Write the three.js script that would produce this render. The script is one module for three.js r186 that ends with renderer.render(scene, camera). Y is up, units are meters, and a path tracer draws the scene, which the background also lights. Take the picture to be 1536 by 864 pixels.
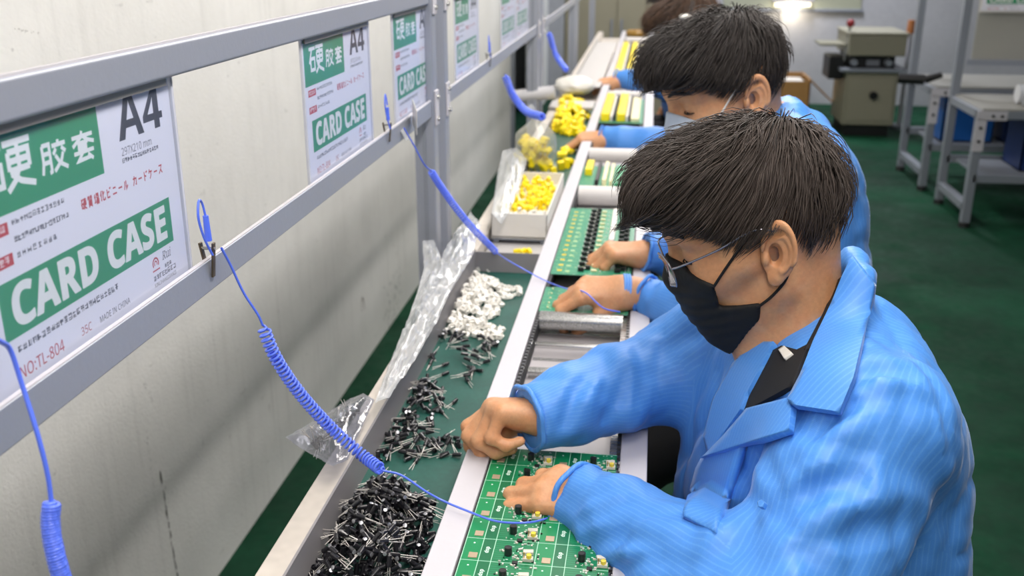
import * as THREE from 'three';
import { RoundedBoxGeometry } from 'three/addons/geometries/RoundedBoxGeometry.js';
import { mergeGeometries } from 'three/addons/utils/BufferGeometryUtils.js';
import { RectAreaLightUniformsLib } from 'three/addons/lights/RectAreaLightUniformsLib.js';

// ------------------------------------------------------------------ camera, lamps, exposure
const W = 1536, H = 864, CAMY = 1.65, BENCH = CAMY - 0.62;
const scene = new THREE.Scene();
scene.background = new THREE.Color(0x0b0d0e);
const FOCAL = 1491;
const camera = new THREE.PerspectiveCamera(2 * Math.atan(H / 2 / FOCAL) * 180 / Math.PI, W / H, 0.05, 60);
camera.position.set(0, CAMY, 0);
camera.rotation.order = 'YXZ';
camera.rotation.set(-0.3368, 0.1363, 0);
camera.updateMatrixWorld(true);
camera.focus = 1.02;
camera.userData.fStop = 7;
const renderer = new THREE.WebGLRenderer({ antialias: true });
renderer.toneMapping = THREE.LinearToneMapping;
renderer.toneMappingExposure = 1.22;
renderer.shadowMap.enabled = true;
RectAreaLightUniformsLib.init();
const LAMP_X = 0.15, LAMP_Y = 2.28, LAMP_POWER = 20.5, LAMP_COLOR = 0xfff8f2;
const LAMP_Z = [0.55, -0.75, -2.05, -3.35, -4.65, -5.95, -7.25];
const ROOM_LAMPS = [[3.4, -2.2, 3], [3.0, -6.2, 3.5], [1.2, -9.6, 44]];
function areaLight(x, y, z, w, d, power, color) {
  const l = new THREE.RectAreaLight(color, power, w, d);
  l.position.set(x, y, z); l.rotation.order = 'ZXY'; l.rotation.x = -Math.PI / 2; l.castShadow = true; scene.add(l);
  return l;
}
for (const z of LAMP_Z) for (const s of [-1, 1]) areaLight(LAMP_X + s * 0.1, LAMP_Y - 0.016, z, 0.13, 1.16, LAMP_POWER, LAMP_COLOR).rotation.z = s * 0.7;
for (const [x, z, power] of ROOM_LAMPS) areaLight(x, 3.14, z, 0.5, 1.1, power, 0xf4f6ff);

// ------------------------------------------------------------------ helpers
let seedState = 12345;
const seed = (s) => { seedState = s >>> 0; };
const rnd = () => { seedState = (seedState + 0x6D2B79F5) >>> 0; let t = seedState; t = Math.imul(t ^ (t >>> 15), t | 1); t ^= t + Math.imul(t ^ (t >>> 7), t | 61); return ((t ^ (t >>> 14)) >>> 0) / 4294967296; };
const rr = (a, b) => a + (b - a) * rnd();
const V = (x, y, z) => new THREE.Vector3(x, y, z);
const clamp = (x, a, b) => Math.min(b, Math.max(a, x));
const lerp = (a, b, t) => a + (b - a) * t;
const smooth = (a, b, x) => { const t = clamp((x - a) / (b - a), 0, 1); return t * t * (3 - 2 * t); };
// pixel of the photograph -> direction; PX / PY / PZ: where that direction meets a plane of the place
function ray(px, py) { return V((px - W / 2) / FOCAL, -(py - H / 2) / FOCAL, -1).applyQuaternion(camera.quaternion).normalize(); }
const PX = (px, py, x) => { const r = ray(px, py); return r.multiplyScalar(x / r.x).add(camera.position); };
const PY = (px, py, y) => { const r = ray(px, py); return r.multiplyScalar((y - CAMY) / r.y).add(camera.position); };
const PZ = (px, py, z) => { const r = ray(px, py); return r.multiplyScalar(z / r.z).add(camera.position); };
const PR = (px, py, d) => ray(px, py).multiplyScalar(d).add(camera.position);

const taken = {};
function numbered(name) { const n = taken[name] = (taken[name] ?? -1) + 1; return n ? name + '_' + String(n).padStart(3, '0') : name; }
function shadows(o) { o.castShadow = true; o.receiveShadow = true; return o; }
function thing(name, label, category, group, pos) {
  const o = new THREE.Group(); o.name = numbered(name); o.userData = { label, category };
  if (group) o.userData.group = group;
  if (pos) o.position.copy(pos);
  scene.add(o); return o;
}
function part(name, geometry, material, parent, label) {
  const m = shadows(new THREE.Mesh(geometry, material)); m.name = name;
  if (label) m.userData.label = label;
  parent.add(m); return m;
}
function one(name, geometry, material, label, category, group) {
  const m = shadows(new THREE.Mesh(geometry, material)); m.name = numbered(name); m.userData = { label, category };
  if (group) m.userData.group = group;
  scene.add(m); return m;
}
function struct(name, geometry, material, label) {
  const m = shadows(new THREE.Mesh(geometry, material)); m.name = name; m.userData = { kind: 'structure', label, category: name.split('_')[0] };
  scene.add(m); return m;
}
// uv in metres from the dominant direction of each face
function metreUV(g, s = 1) {
  if (g.index) g = g.toNonIndexed();
  const p = g.attributes.position, n = p.count, uv = new Float32Array(n * 2);
  const a = V(), b = V(), c = V(), e = V(), f = V();
  for (let i = 0; i < n; i += 3) {
    a.fromBufferAttribute(p, i); b.fromBufferAttribute(p, i + 1); c.fromBufferAttribute(p, i + 2);
    e.subVectors(b, a); f.subVectors(c, a); e.cross(f);
    const ax = Math.abs(e.x), ay = Math.abs(e.y), az = Math.abs(e.z);
    [a, b, c].forEach((q, k) => {
      let u, v;
      if (ax >= ay && ax >= az) { u = q.z; v = q.y; } else if (ay >= az) { u = q.x; v = q.z; } else { u = q.x; v = q.y; }
      uv[(i + k) * 2] = u * s; uv[(i + k) * 2 + 1] = v * s;
    });
  }
  g.setAttribute('uv', new THREE.BufferAttribute(uv, 2));
  return g;
}
const plain = (g) => { if (g.index) g = g.toNonIndexed(); for (const k of Object.keys(g.attributes)) if (!['position', 'normal', 'uv'].includes(k)) g.deleteAttribute(k); return g; };
const join = (list) => mergeGeometries(list.map(plain));
function box(w, h, d, x = 0, y = 0, z = 0, r = 0) {
  const g = r > 0 ? new RoundedBoxGeometry(w, h, d, 2, r) : new THREE.BoxGeometry(w, h, d);
  g.translate(x, y, z); return metreUV(g);
}
const span = (x0, x1, y0, y1, z0, z1, r = 0) => box(Math.abs(x1 - x0), Math.abs(y1 - y0), Math.abs(z1 - z0), (x0 + x1) / 2, (y0 + y1) / 2, (z0 + z1) / 2, r);
function rod(a, b, r0, r1 = r0, n = 12) {
  const d = V().subVectors(b, a), g = new THREE.CylinderGeometry(r1, r0, d.length(), n, 1);
  g.applyQuaternion(new THREE.Quaternion().setFromUnitVectors(V(0, 1, 0), d.clone().normalize()));
  g.translate((a.x + b.x) / 2, (a.y + b.y) / 2, (a.z + b.z) / 2); return g;
}
function bar(a, b, w, h) {   // square bar between two points
  const d = V().subVectors(b, a), g = new RoundedBoxGeometry(w, h, d.length(), 2, Math.min(w, h) * 0.12);
  const m = new THREE.Matrix4().lookAt(a, b, Math.abs(d.y) > 0.95 * d.length() ? V(1, 0, 0) : V(0, 1, 0));
  g.applyMatrix4(m); g.translate((a.x + b.x) / 2, (a.y + b.y) / 2, (a.z + b.z) / 2); return metreUV(g);
}
const tube = (pts, r, n = 40, k = 8, closed = false) => new THREE.TubeGeometry(new THREE.CatmullRomCurve3(pts, closed), n, r, k, closed);

// value noise, 1 to 3 octaves, used for textures and relief
function hash3(x, y, z) { let h = Math.imul(x, 374761393) ^ Math.imul(y, 668265263) ^ Math.imul(z, 2147483647 - 61); h = Math.imul(h ^ (h >>> 13), 1274126177); return ((h ^ (h >>> 16)) >>> 0) / 4294967296; }
function vnoise(x, y, z = 0) {
  const X = Math.floor(x), Y = Math.floor(y), Z = Math.floor(z), f = (t) => t * t * (3 - 2 * t), u = f(x - X), v = f(y - Y), w = f(z - Z);
  const L = (k, j) => lerp(hash3(X, Y + j, Z + k), hash3(X + 1, Y + j, Z + k), u);
  return lerp(lerp(L(0, 0), L(0, 1), v), lerp(L(1, 0), L(1, 1), v), w);
}
const fbm = (x, y, z = 0) => 0.55 * vnoise(x, y, z) + 0.3 * vnoise(x * 2.1 + 7, y * 2.1 + 3, z * 2.1) + 0.15 * vnoise(x * 4.3 + 1, y * 4.3 + 9, z * 4.3);
// repeating noise so that a texture tiles
function tnoise(u, v, n, s) { const X = u * n, Y = v * n, a = Math.floor(X), b = Math.floor(Y), f = (t) => t * t * (3 - 2 * t), p = f(X - a), q = f(Y - b), h = (i, j) => hash3(((i % n) + n) % n, ((j % n) + n) % n, s); return lerp(lerp(h(a, b), h(a + 1, b), p), lerp(h(a, b + 1), h(a + 1, b + 1), p), q); }
function dataTexture(size, fn, metres, color = true) {
  const d = new Uint8Array(size * size * 4);
  for (let j = 0; j < size; j++) for (let i = 0; i < size; i++) {
    const c = fn(i / size, j / size), k = (j * size + i) * 4;
    if (typeof c === 'number') d[k] = d[k + 1] = d[k + 2] = clamp(c, 0, 1) * 255; else { d[k] = clamp(c[0], 0, 255); d[k + 1] = clamp(c[1], 0, 255); d[k + 2] = clamp(c[2], 0, 255); }
    d[k + 3] = 255;
  }
  const t = new THREE.DataTexture(d, size, size); t.wrapS = t.wrapT = THREE.RepeatWrapping; t.magFilter = THREE.LinearFilter; t.minFilter = THREE.LinearMipmapLinearFilter; t.generateMipmaps = true;
  if (color) t.colorSpace = THREE.SRGBColorSpace;
  t.repeat.set(1 / metres, 1 / metres); t.needsUpdate = true; return t;
}
const tint = (c, k) => [c[0] * k, c[1] * k, c[2] * k];
function std(color, roughness = 0.6, extra = {}) { return new THREE.MeshStandardMaterial({ color, roughness, ...extra }); }
function phys(color, roughness = 0.6, extra = {}) { return new THREE.MeshPhysicalMaterial({ color, roughness, ...extra }); }
function canvasTexture(w, h, draw) {
  const c = document.createElement('canvas'); c.width = w; c.height = h; const x = c.getContext('2d'); draw(x, w, h);
  const t = new THREE.CanvasTexture(c); t.colorSpace = THREE.SRGBColorSpace; t.anisotropy = 8; return t;
}
function flatUV(g, w, h) {   // uv 0..1 across x and y of a plate centred on the origin
  const p = g.attributes.position, uv = new Float32Array(p.count * 2);
  for (let i = 0; i < p.count; i++) { uv[2 * i] = p.getX(i) / w + 0.5; uv[2 * i + 1] = p.getY(i) / h + 0.5; }
  g.setAttribute('uv', new THREE.BufferAttribute(uv, 2)); return g;
}

// ------------------------------------------------------------------ materials
const grainA = dataTexture(512, (u, v) => 0.5 * tnoise(u, v, 64, 3) + 0.3 * tnoise(u, v, 128, 5) + 0.2 * tnoise(u, v, 256, 8), 0.35, false);
const M = {};
{
  const wallTex = dataTexture(1024, (u, v) => {
    const n = 0.5 * tnoise(u, v, 8, 1) + 0.3 * tnoise(u, v, 32, 2) + 0.2 * tnoise(u, v, 128, 4);
    const streak = Math.pow(tnoise(u, v * 0.06, 90, 11), 5) * 0.07 * tnoise(u, v, 5, 12);
    let k = 0.97 + 0.05 * (n - 0.5) - streak;
    const spot = tnoise(u, v, 60, 21); if (spot > 0.965) k -= 0.12 * tnoise(u, v, 256, 22);
    return [249 * k, 249 * k, 246 * k];
  }, 1.6);
  M.wall = std(0xffffff, 0.75, { map: wallTex, bumpMap: grainA, bumpScale: 0.0008 });
  const backTex = dataTexture(512, (u, v) => { const k = 0.96 + 0.07 * (tnoise(u, v, 6, 31) - 0.5) + 0.03 * (tnoise(u, v, 90, 32) - 0.5); return [196 * k, 197 * k, 202 * k]; }, 2.5);
  M.backWall = std(0xffffff, 0.6, { map: backTex });
  const floorTex = dataTexture(1024, (u, v) => {
    const n = 0.5 * tnoise(u, v, 6, 41) + 0.3 * tnoise(u, v, 24, 42) + 0.2 * tnoise(u, v, 128, 43); let k = 0.72 + 0.55 * n;
    const scuff = tnoise(u, v, 40, 44); if (scuff > 0.8) k += 0.25 * (scuff - 0.8) * tnoise(u, v, 200, 45);
    return [12 * k, 64 * k, 42 * k];
  }, 2.2);
  const floorRough = dataTexture(512, (u, v) => 0.5 + 0.3 * tnoise(u, v, 12, 46) + 0.15 * tnoise(u, v, 60, 47), 1.7, false);
  M.floor = phys(0xffffff, 1, { map: floorTex, roughnessMap: floorRough, specularIntensity: 0.4 });
  M.ceiling = std(0xa9aaa6, 0.85);
  M.alu = std(0xa0a5b1, 0.42, { metalness: 0.35, bumpMap: grainA, bumpScale: 0.00015 });
  M.aluDull = std(0x8f959f, 0.5, { metalness: 0.3 });
  M.steel = std(0xb4b5b4, 0.34, { metalness: 0.75, roughnessMap: dataTexture(256, (u, v) => 0.5 + 0.5 * tnoise(u * 0.1, v, 128, 51), 0.2, false) });
  M.chrome = std(0xd8d8d8, 0.2, { metalness: 1 });
  M.railWhite = std(0xc6c4ca, 0.4, { bumpMap: grainA, bumpScale: 0.0001 });
  const ledgeTex = dataTexture(512, (u, v) => { const k = 0.95 + 0.1 * (tnoise(u, v, 10, 61) - 0.5) + 0.05 * (tnoise(u, v, 90, 62) - 0.5); return [205 * k, 198 * k, 189 * k]; }, 0.8);
  M.ledge = std(0xffffff, 0.55, { map: ledgeTex });
  const matTex = dataTexture(512, (u, v) => { const k = 0.92 + 0.12 * (tnoise(u, v, 12, 63) - 0.5) + 0.1 * (tnoise(u, v, 128, 64) - 0.5); return [26 * k, 86 * k, 76 * k]; }, 0.5);
  M.mat = std(0xffffff, 0.5, { map: matTex });
  M.trayGrey = std(0x878588, 0.5);
  M.darkRubber = std(0x1c1d1f, 0.7);
  M.black = std(0x101113, 0.5);
  M.cord = phys(0x5b7af6, 0.35, { clearcoat: 0.3 });
  M.bag = phys(0xf2f4f6, 0.18, { transmission: 0.8, thickness: 0, ior: 1.45, side: THREE.DoubleSide });
  M.bagMilky = phys(0xf4f6f8, 0.2, { transmission: 0.86, thickness: 0, ior: 1.45, side: THREE.DoubleSide });
  M.capBlack = phys(0x17171d, 0.3, { clearcoat: 0.4 });
  M.capGrey = std(0x8d9096, 0.35, { metalness: 0.5 });
  M.lead = std(0xd8d4cf, 0.35, { metalness: 0.55 });
  M.capTop = std(0xb9babf, 0.3, { metalness: 0.8 });
  M.plasticWhite = std(0xdcd9d2, 0.45);
  M.yellow = phys(0xf7de06, 0.45, { clearcoat: 0.2 });
  M.paperBoard = std(0xb9b7b6, 0.7);
  M.olive = std(0x8d8a78, 0.55);
  M.cardboard = std(0xb88a52, 0.85, { bumpMap: grainA, bumpScale: 0.0004 });
  M.binBlue = phys(0x1d5fae, 0.4, {});
  M.gold = std(0xc99a3c, 0.35, { metalness: 0.7 });
}
// ------------------------------------------------------------------ the room
const WALLX = -1.115, BACKZ = -11.0, RIGHTX = 5.6, FRONTZ = 2.6, CEIL = 3.2;
{
  struct('floor', span(WALLX - 1.6, RIGHTX, -0.12, 0, BACKZ, FRONTZ), M.floor, 'green painted workshop floor');
  struct('ceiling', span(WALLX - 1.6, RIGHTX, CEIL, CEIL + 0.12, BACKZ, FRONTZ), M.ceiling, 'pale workshop ceiling');
  // left wall with a doorway to an unlit store far along the line
  const D0 = -8.1, D1 = -10.0, DT = 2.15;
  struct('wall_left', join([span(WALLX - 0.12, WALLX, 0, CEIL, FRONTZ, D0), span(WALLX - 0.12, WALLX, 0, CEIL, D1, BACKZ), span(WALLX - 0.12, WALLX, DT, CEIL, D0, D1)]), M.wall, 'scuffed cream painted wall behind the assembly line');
  // stains and scrapes where the photograph shows them, as thin marks on the paint
  const wall = scene.children[scene.children.length - 1];
  const mark = (px, py, w, h, draw) => {
    const q = PX(px, py, WALLX + 0.001), tex = canvasTexture(256, 256, draw), g = new THREE.PlaneGeometry(w, h); g.rotateY(Math.PI / 2); g.translate(q.x, q.y, q.z);
    part('stain', g, new THREE.MeshStandardMaterial({ map: tex, transparent: true, roughness: 0.8 }), wall);
  };
  const rgba = (r, g, b, a) => `rgba(${r},${g},${b},${a})`;
  const speckle = (n, col, line) => (x, w, h) => { x.clearRect(0, 0, w, h); for (let k = 0; k < n; k++) { const t = rnd(), cx = line(t)[0] * w + (rnd() - 0.5) * line(t)[2] * w, cy = line(t)[1] * h; x.fillStyle = rgba(...col, 0.15 + 0.5 * rnd()); x.beginPath(); x.ellipse(cx, cy, 1 + 3.5 * rnd(), 1 + 6 * rnd(), rnd() * 0.6, 0, 7); x.fill(); } };
  seed(404);
  mark(545, 470, 0.12, 0.2, (x, w, h) => { x.clearRect(0, 0, w, h); for (let k = 0; k < 70; k++) { const a = rnd() * 3.14, R = 60 + 12 * rnd(); x.fillStyle = rgba(96, 66, 56, 0.1 + 0.3 * rnd()); x.beginPath(); x.ellipse(128 - Math.cos(a) * R * 0.6, 110 - Math.sin(a) * R, 3 + 5 * rnd(), 3 + 6 * rnd(), 0, 0, 7); x.fill(); } for (let k = 0; k < 60; k++) { const t = rnd(), s = rnd() < 0.5 ? -1 : 1; x.fillStyle = rgba(80, 66, 60, 0.12 + 0.2 * rnd()); x.fillRect(128 + s * (38 + 14 * t) + 6 * (rnd() - 0.5), 110 + t * 140, 3, 6); } });
  mark(258, 815, 0.14, 0.42, speckle(120, [52, 54, 50], (t) => [0.42 + 0.16 * t, t, 0.05]));
  mark(225, 605, 0.06, 0.12, speckle(26, [60, 58, 54], (t) => [0.3 + 0.4 * t, t * 0.5, 0.2]));
  mark(228, 690, 0.07, 0.16, speckle(22, [70, 70, 66], (t) => [0.4, t, 0.15]));
  mark(324, 725, 0.02, 0.02, speckle(12, [50, 50, 50], (t) => [0.5, 0.5, 0.3]));
  mark(590, 480, 0.35, 0.42, speckle(150, [86, 124, 100], (t) => [0.5, t, 0.9]));
  mark(45, 45, 0.09, 0.06, speckle(30, [176, 172, 160], (t) => [t, 0.4 + 0.3 * t, 0.2]));
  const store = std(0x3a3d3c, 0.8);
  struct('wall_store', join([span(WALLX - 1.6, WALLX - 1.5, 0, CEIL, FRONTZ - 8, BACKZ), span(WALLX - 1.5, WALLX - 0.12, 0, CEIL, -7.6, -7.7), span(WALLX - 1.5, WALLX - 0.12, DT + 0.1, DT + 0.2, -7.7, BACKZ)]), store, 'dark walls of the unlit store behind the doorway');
  struct('wall_back', span(WALLX - 1.6, RIGHTX, 0, CEIL, BACKZ, BACKZ - 0.12), M.backWall, 'cool grey panelled back wall');
  struct('wall_right', span(RIGHTX, RIGHTX + 0.12, 0, CEIL, BACKZ, FRONTZ), M.backWall, 'grey side wall');
  struct('wall_front', span(WALLX - 0.12, RIGHTX, 0, CEIL, FRONTZ, FRONTZ + 0.12), M.backWall, 'grey end wall');
  struct('trim_1', span(WALLX, WALLX + 0.03, 0, DT + 0.05, D0 + 0.05, D0), M.aluDull, 'grey metal door jamb');
  struct('trim_2', span(WALLX, WALLX + 0.03, 0, DT + 0.05, D1, D1 - 0.05), M.aluDull, 'grey metal door jamb');
  const sx = PZ(1168, 60, BACKZ).x;
  struct('trim_3', span(sx - 0.02, sx + 0.02, 0, CEIL, BACKZ, BACKZ + 0.012), std(0xaaabb0, 0.5), 'vertical joint strip between two wall panels');
}
// lamps: the tube fittings above the line and dim panels over the rest of the room
{
  const glow = new THREE.MeshStandardMaterial({ color: 0xffffff, emissive: 0xfff8f2, emissiveIntensity: 3, roughness: 0.5 });
  LAMP_Z.forEach((z, i) => {
    const t = thing('tube_lamp', 'twin fluorescent tube fitting hung over the assembly line', 'lamp', 'tube lamps over the line', V(LAMP_X, LAMP_Y, z));
    part('housing', box(0.34, 0.05, 1.22, 0, 0.06, 0, 0.008), M.plasticWhite, t);
    for (const s of [-1, 1]) part('lamp_tube', rod(V(s * 0.075, 0.022, -0.58), V(s * 0.075, 0.022, 0.58), 0.013), glow, t);
    for (const s of [-1, 1]) part('hanger', rod(V(0, 0.08, s * 0.45), V(0, CEIL - LAMP_Y, s * 0.45), 0.004, 0.004, 6), M.steel, t);
  });
  const dim = new THREE.MeshStandardMaterial({ color: 0xffffff, emissive: 0xf4f6ff, emissiveIntensity: 1.2, roughness: 0.5 });
  for (const [x, z] of ROOM_LAMPS) {
    const t = thing('ceiling_lamp', 'square edged ceiling panel lamp', 'lamp', 'ceiling panel lamps', V(x, CEIL, z));
    part('frame', box(0.56, 0.04, 1.16, 0, -0.02, 0, 0.006), M.plasticWhite, t);
    part('lamp_panel', box(0.5, 0.008, 1.1, 0, -0.044, 0), dim, t);
  }
}
// ------------------------------------------------------------------ frame with two rails that carries the cards
const FX = -0.43;               // front face of the rails
const UP0 = CAMY - 0.118, UP1 = CAMY - 0.087, LO0 = CAMY - 0.335, LO1 = CAMY - 0.303;
{
  const t = thing('display_frame', 'aluminium frame of posts and two long rails behind the bench', 'frame');
  const secs = [[0.75, -1.955], [-2.11, -3.83], [-4.02, -5.75], [-5.93, -7.6]];
  for (const [z0, z1] of secs) {
    const up = part('upper_rail', span(FX - 0.008, FX, UP0, UP1, z0, z1, 0.0039), M.alu, t);
    part('rail_lip', span(FX - 0.006, FX - 0.002, UP1 - 0.001, UP1 + 0.0014, z0, z1), M.railWhite, up);
    const lo = part('lower_rail', span(FX - 0.006, FX, LO0, LO1, z0, z1, 0.0015), M.alu, t);
    part('rail_lip', span(FX - 0.005, FX - 0.0008, LO1 - 0.001, LO1 + 0.001, z0, z1), M.railWhite, lo);
  }
  const posts = [0.77, -1.975, -2.09, -3.85, -4.0, -5.77, -5.91, -7.62];
  for (const z of posts) {
    const p = part('post', span(FX - 0.038, FX + 0.004, 0, 2.3, z - 0.02, z + 0.02, 0.003), M.alu, t);
    part('post_groove', span(FX - 0.021, FX - 0.013, 0.02, 2.29, z + 0.0195, z + 0.0212), M.aluDull, p);
    if (z < -1 && z > -5) for (const y of [LO0 + 0.016, UP0 + 0.016]) {
      const b = part('bracket', span(FX + 0.004, FX + 0.008, y - 0.035, y + 0.035, z - 0.014, z + 0.014, 0.0015), M.railWhite, t);
      for (const s of [-0.022, 0.022]) part('bolt', rod(V(FX + 0.008, y + s, z), V(FX + 0.013, y + s, z), 0.005, 0.004, 8), M.steel, b);
    }
  }
}
// ------------------------------------------------------------------ printed cards
const glyph = {
  '硬': [[.03, .12, .42, .12], [.22, .12, .03, .6], [.12, .45, .12, .88], [.12, .45, .38, .45, .38, .88], [.12, .82, .38, .82], [.46, .1, .98, .1], [.53, .26, .53, .6], [.53, .26, .92, .26, .92, .6], [.53, .43, .92, .43], [.53, .6, .92, .6], [.72, .1, .72, .56, .62, .78, .45, .95], [.55, .65, .72, .82, .99, .95]],
  '胶': [[.1, .1, .1, .6, .03, .95], [.1, .1, .36, .1, .36, .92, .28, .95], [.1, .36, .36, .36], [.1, .62, .36, .62], [.7, .03, .7, .14], [.46, .18, .97, .18], [.6, .28, .48, .45], [.8, .28, .95, .45], [.85, .45, .75, .7, .46, .95], [.55, .48, .7, .75, .98, .95]],
  '套': [[.08, .18, .92, .18], [.5, .02, .45, .2, .08, .45], [.52, .2, .7, .34, .96, .44], [.32, .36, .32, .68], [.32, .38, .7, .38], [.32, .48, .66, .48], [.32, .58, .66, .58], [.1, .68, .92, .68], [.45, .7, .25, .92, .8, .9], [.66, .78, .86, .98]],
  '質': [[.1, .08, .42, .08], [.12, .08, .08, .36], [.2, .2, .42, .2], [.32, .2, .32, .38], [.55, .08, .9, .08], [.57, .08, .54, .36], [.66, .2, .9, .2], [.78, .2, .78, .38], [.22, .44, .22, .82], [.22, .44, .78, .44, .78, .82], [.22, .56, .78, .56], [.22, .69, .78, .69], [.22, .82, .78, .82], [.38, .84, .15, .97], [.62, .84, .86, .97]],
  '塩': [[.04, .35, .36, .35], [.2, .1, .2, .8], [.02, .85, .36, .78], [.55, .04, .45, .2], [.5, .12, .95, .12], [.55, .26, .55, .48], [.55, .26, .88, .26, .88, .48], [.55, .48, .88, .48], [.5, .6, .5, .92], [.5, .6, .92, .6, .92, .92], [.64, .6, .64, .92], [.78, .6, .78, .92], [.42, .94, .98, .94]],
  '化': [[.3, .05, .05, .5], [.2, .32, .2, .95], [.88, .2, .5, .5], [.55, .08, .55, .85, .65, .92, .95, .9, .95, .72]],
  'ビ': [[.2, .15, .2, .85, .3, .9, .75, .88], [.2, .5, .65, .38], [.75, .08, .82, .22], [.88, .04, .95, .18]], 'ニ': [[.2, .28, .8, .28], [.08, .8, .92, .8]], 'ー': [[.1, .5, .92, .5]],
  'ル': [[.3, .15, .28, .55, .08, .9], [.58, .1, .58, .86, .94, .55]], 'カ': [[.12, .3, .85, .3, .8, .85, .62, .82], [.45, .06, .4, .5, .12, .92]], 'ド': [[.3, .08, .3, .95], [.3, .42, .7, .58], [.7, .1, .78, .25], [.86, .06, .94, .2]],
  'ケ': [[.35, .06, .12, .45], [.28, .3, .92, .3], [.65, .3, .6, .65, .3, .95]], 'ス': [[.15, .15, .8, .15, .6, .5, .1, .9], [.55, .55, .92, .9]],
};
function drawGlyph(x, strokes, px, py, w, h, lw, tilt = 0) {
  x.lineWidth = lw; x.lineCap = 'butt'; x.lineJoin = 'miter';
  for (const s of strokes) { x.beginPath(); for (let i = 0; i < s.length; i += 2) { const X = px + s[i] * w - s[i + 1] * tilt, Y = py + s[i + 1] * h; i ? x.lineTo(X, Y) : x.moveTo(X, Y); } x.stroke(); }
}
function smallPrint(x, px, py, n, s, gap = 1.15) {   // rows of print too small to read in the photograph
  for (let k = 0; k < n; k++) { const q = []; for (let j = 0; j < 6; j++) { const a = rnd(), b = rnd(); q.push(rnd() < 0.5 ? [0.05, a, 0.95, a] : [b, 0.05, b, 0.95]); } drawGlyph(x, q, px + k * s * gap, py, s, s, s * 0.13); }
}
const cardPrint = canvasTexture(1536, 1088, (x, w, h) => {
  seed(77);
  const X = (s) => s * w, Y = (t) => (1 - t) * h, green = '#0a9462';
  x.fillStyle = '#eeedf6'; x.fillRect(0, 0, w, h);
  x.fillStyle = green; x.fillRect(X(0.02), Y(0.835), X(0.565), Y(0.568) - Y(0.835));
  x.strokeStyle = '#f2f4f2';
  drawGlyph(x, glyph['硬'], X(0.085), Y(0.798), X(0.2), h * 0.175, 23);
  drawGlyph(x, glyph['胶'], X(0.312), Y(0.748), X(0.115), h * 0.112, 17);
  drawGlyph(x, glyph['套'], X(0.445), Y(0.748), X(0.115), h * 0.112, 16);
  x.fillStyle = '#1d2236'; x.save(); x.font = 'bold ' + Math.round(h * 0.236) + 'px sans-serif'; x.translate(X(0.682), Y(0.66)); x.scale(X(0.265) / x.measureText('A4').width, 1); x.fillText('A4', 0, 0); x.restore();
  x.font = Math.round(h * 0.042) + 'px sans-serif'; x.fillStyle = '#6a6a78'; x.fillText('297X210 mm', X(0.685), Y(0.602), X(0.23));
  x.strokeStyle = '#3a3a48'; smallPrint(x, X(0.685), Y(0.592), 15, 19);
  x.strokeStyle = '#bb3b42'; let p = X(0.455);
  for (const c of ['硬', '質', '塩', '化', 'ビ', 'ニ', 'ー', 'ル', '', 'カ', 'ー', 'ド', 'ケ', 'ー', 'ス']) { if (glyph[c]) drawGlyph(x, glyph[c], p, Y(0.512), 38, 46, 6.5); p += c ? 48 : 30; }
  x.fillStyle = '#c0343d'; x.fillRect(X(0.05), Y(0.545), X(0.1), h * 0.04); x.fillRect(X(0.05), Y(0.445), X(0.1), h * 0.04);
  x.strokeStyle = '#eed8da'; smallPrint(x, X(0.056), Y(0.54), 4, 28); smallPrint(x, X(0.056), Y(0.44), 4, 28);
  x.strokeStyle = '#54545f'; smallPrint(x, X(0.165), Y(0.545), 13, 20, 1.3); smallPrint(x, X(0.165), Y(0.49), 16, 20, 1.1); smallPrint(x, X(0.165), Y(0.438), 8, 22, 1.5);
  x.fillStyle = green; x.fillRect(X(0.074), Y(0.362), X(0.85), Y(0.172) - Y(0.362));
  x.fillStyle = '#eff1ee'; x.strokeStyle = '#eff1ee'; x.font = 'bold ' + Math.round(h * 0.188) + 'px sans-serif'; x.lineWidth = 9; x.lineJoin = 'round';
  x.save(); x.translate(X(0.11), Y(0.202)); x.scale(X(0.785) / x.measureText('CARD CASE').width, 1); x.fillText('CARD CASE', 0, 0); x.strokeText('CARD CASE', 0, 0); x.restore();
  x.strokeStyle = '#43434f'; smallPrint(x, X(0.11), Y(0.142), 24, 25, 1.2);
  x.fillStyle = '#a5484e'; x.font = Math.round(h * 0.043) + 'px sans-serif'; x.fillText('35C', X(0.37), Y(0.035));
  x.fillStyle = '#4a4a55'; x.font = Math.round(h * 0.034) + 'px sans-serif'; x.fillText('MADE IN CHINA', X(0.462), Y(0.036), X(0.165));
  x.fillStyle = '#b7353e'; x.font = Math.round(h * 0.058) + 'px sans-serif'; x.fillText('NO:TL-804', X(0.1), Y(0.03), X(0.19));
  // small red arch emblem with script beside it
  x.strokeStyle = '#b7353e'; x.lineWidth = 8; x.beginPath(); x.arc(X(0.797), Y(0.122), 26, Math.PI * 0.85, Math.PI * 2.15); x.stroke(); x.lineWidth = 6; x.beginPath(); x.arc(X(0.797), Y(0.122), 12, Math.PI * 0.8, Math.PI * 2.2); x.stroke(); x.fillStyle = '#b7353e'; x.fillRect(X(0.775), Y(0.098), X(0.044), 6);
  x.fillStyle = '#4a4a55'; x.font = 'italic ' + Math.round(h * 0.05) + 'px serif'; x.fillText('Rui', X(0.838), Y(0.118)); x.strokeStyle = '#4a4a55'; smallPrint(x, X(0.85), Y(0.1), 3, 20);
  smallPrint(x, X(0.775), Y(0.075), 8, 23, 1.22); x.font = Math.round(h * 0.024) + 'px sans-serif'; x.fillText('XINLIHANGDIANZI', X(0.775), Y(0.026), X(0.155));
});
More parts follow.
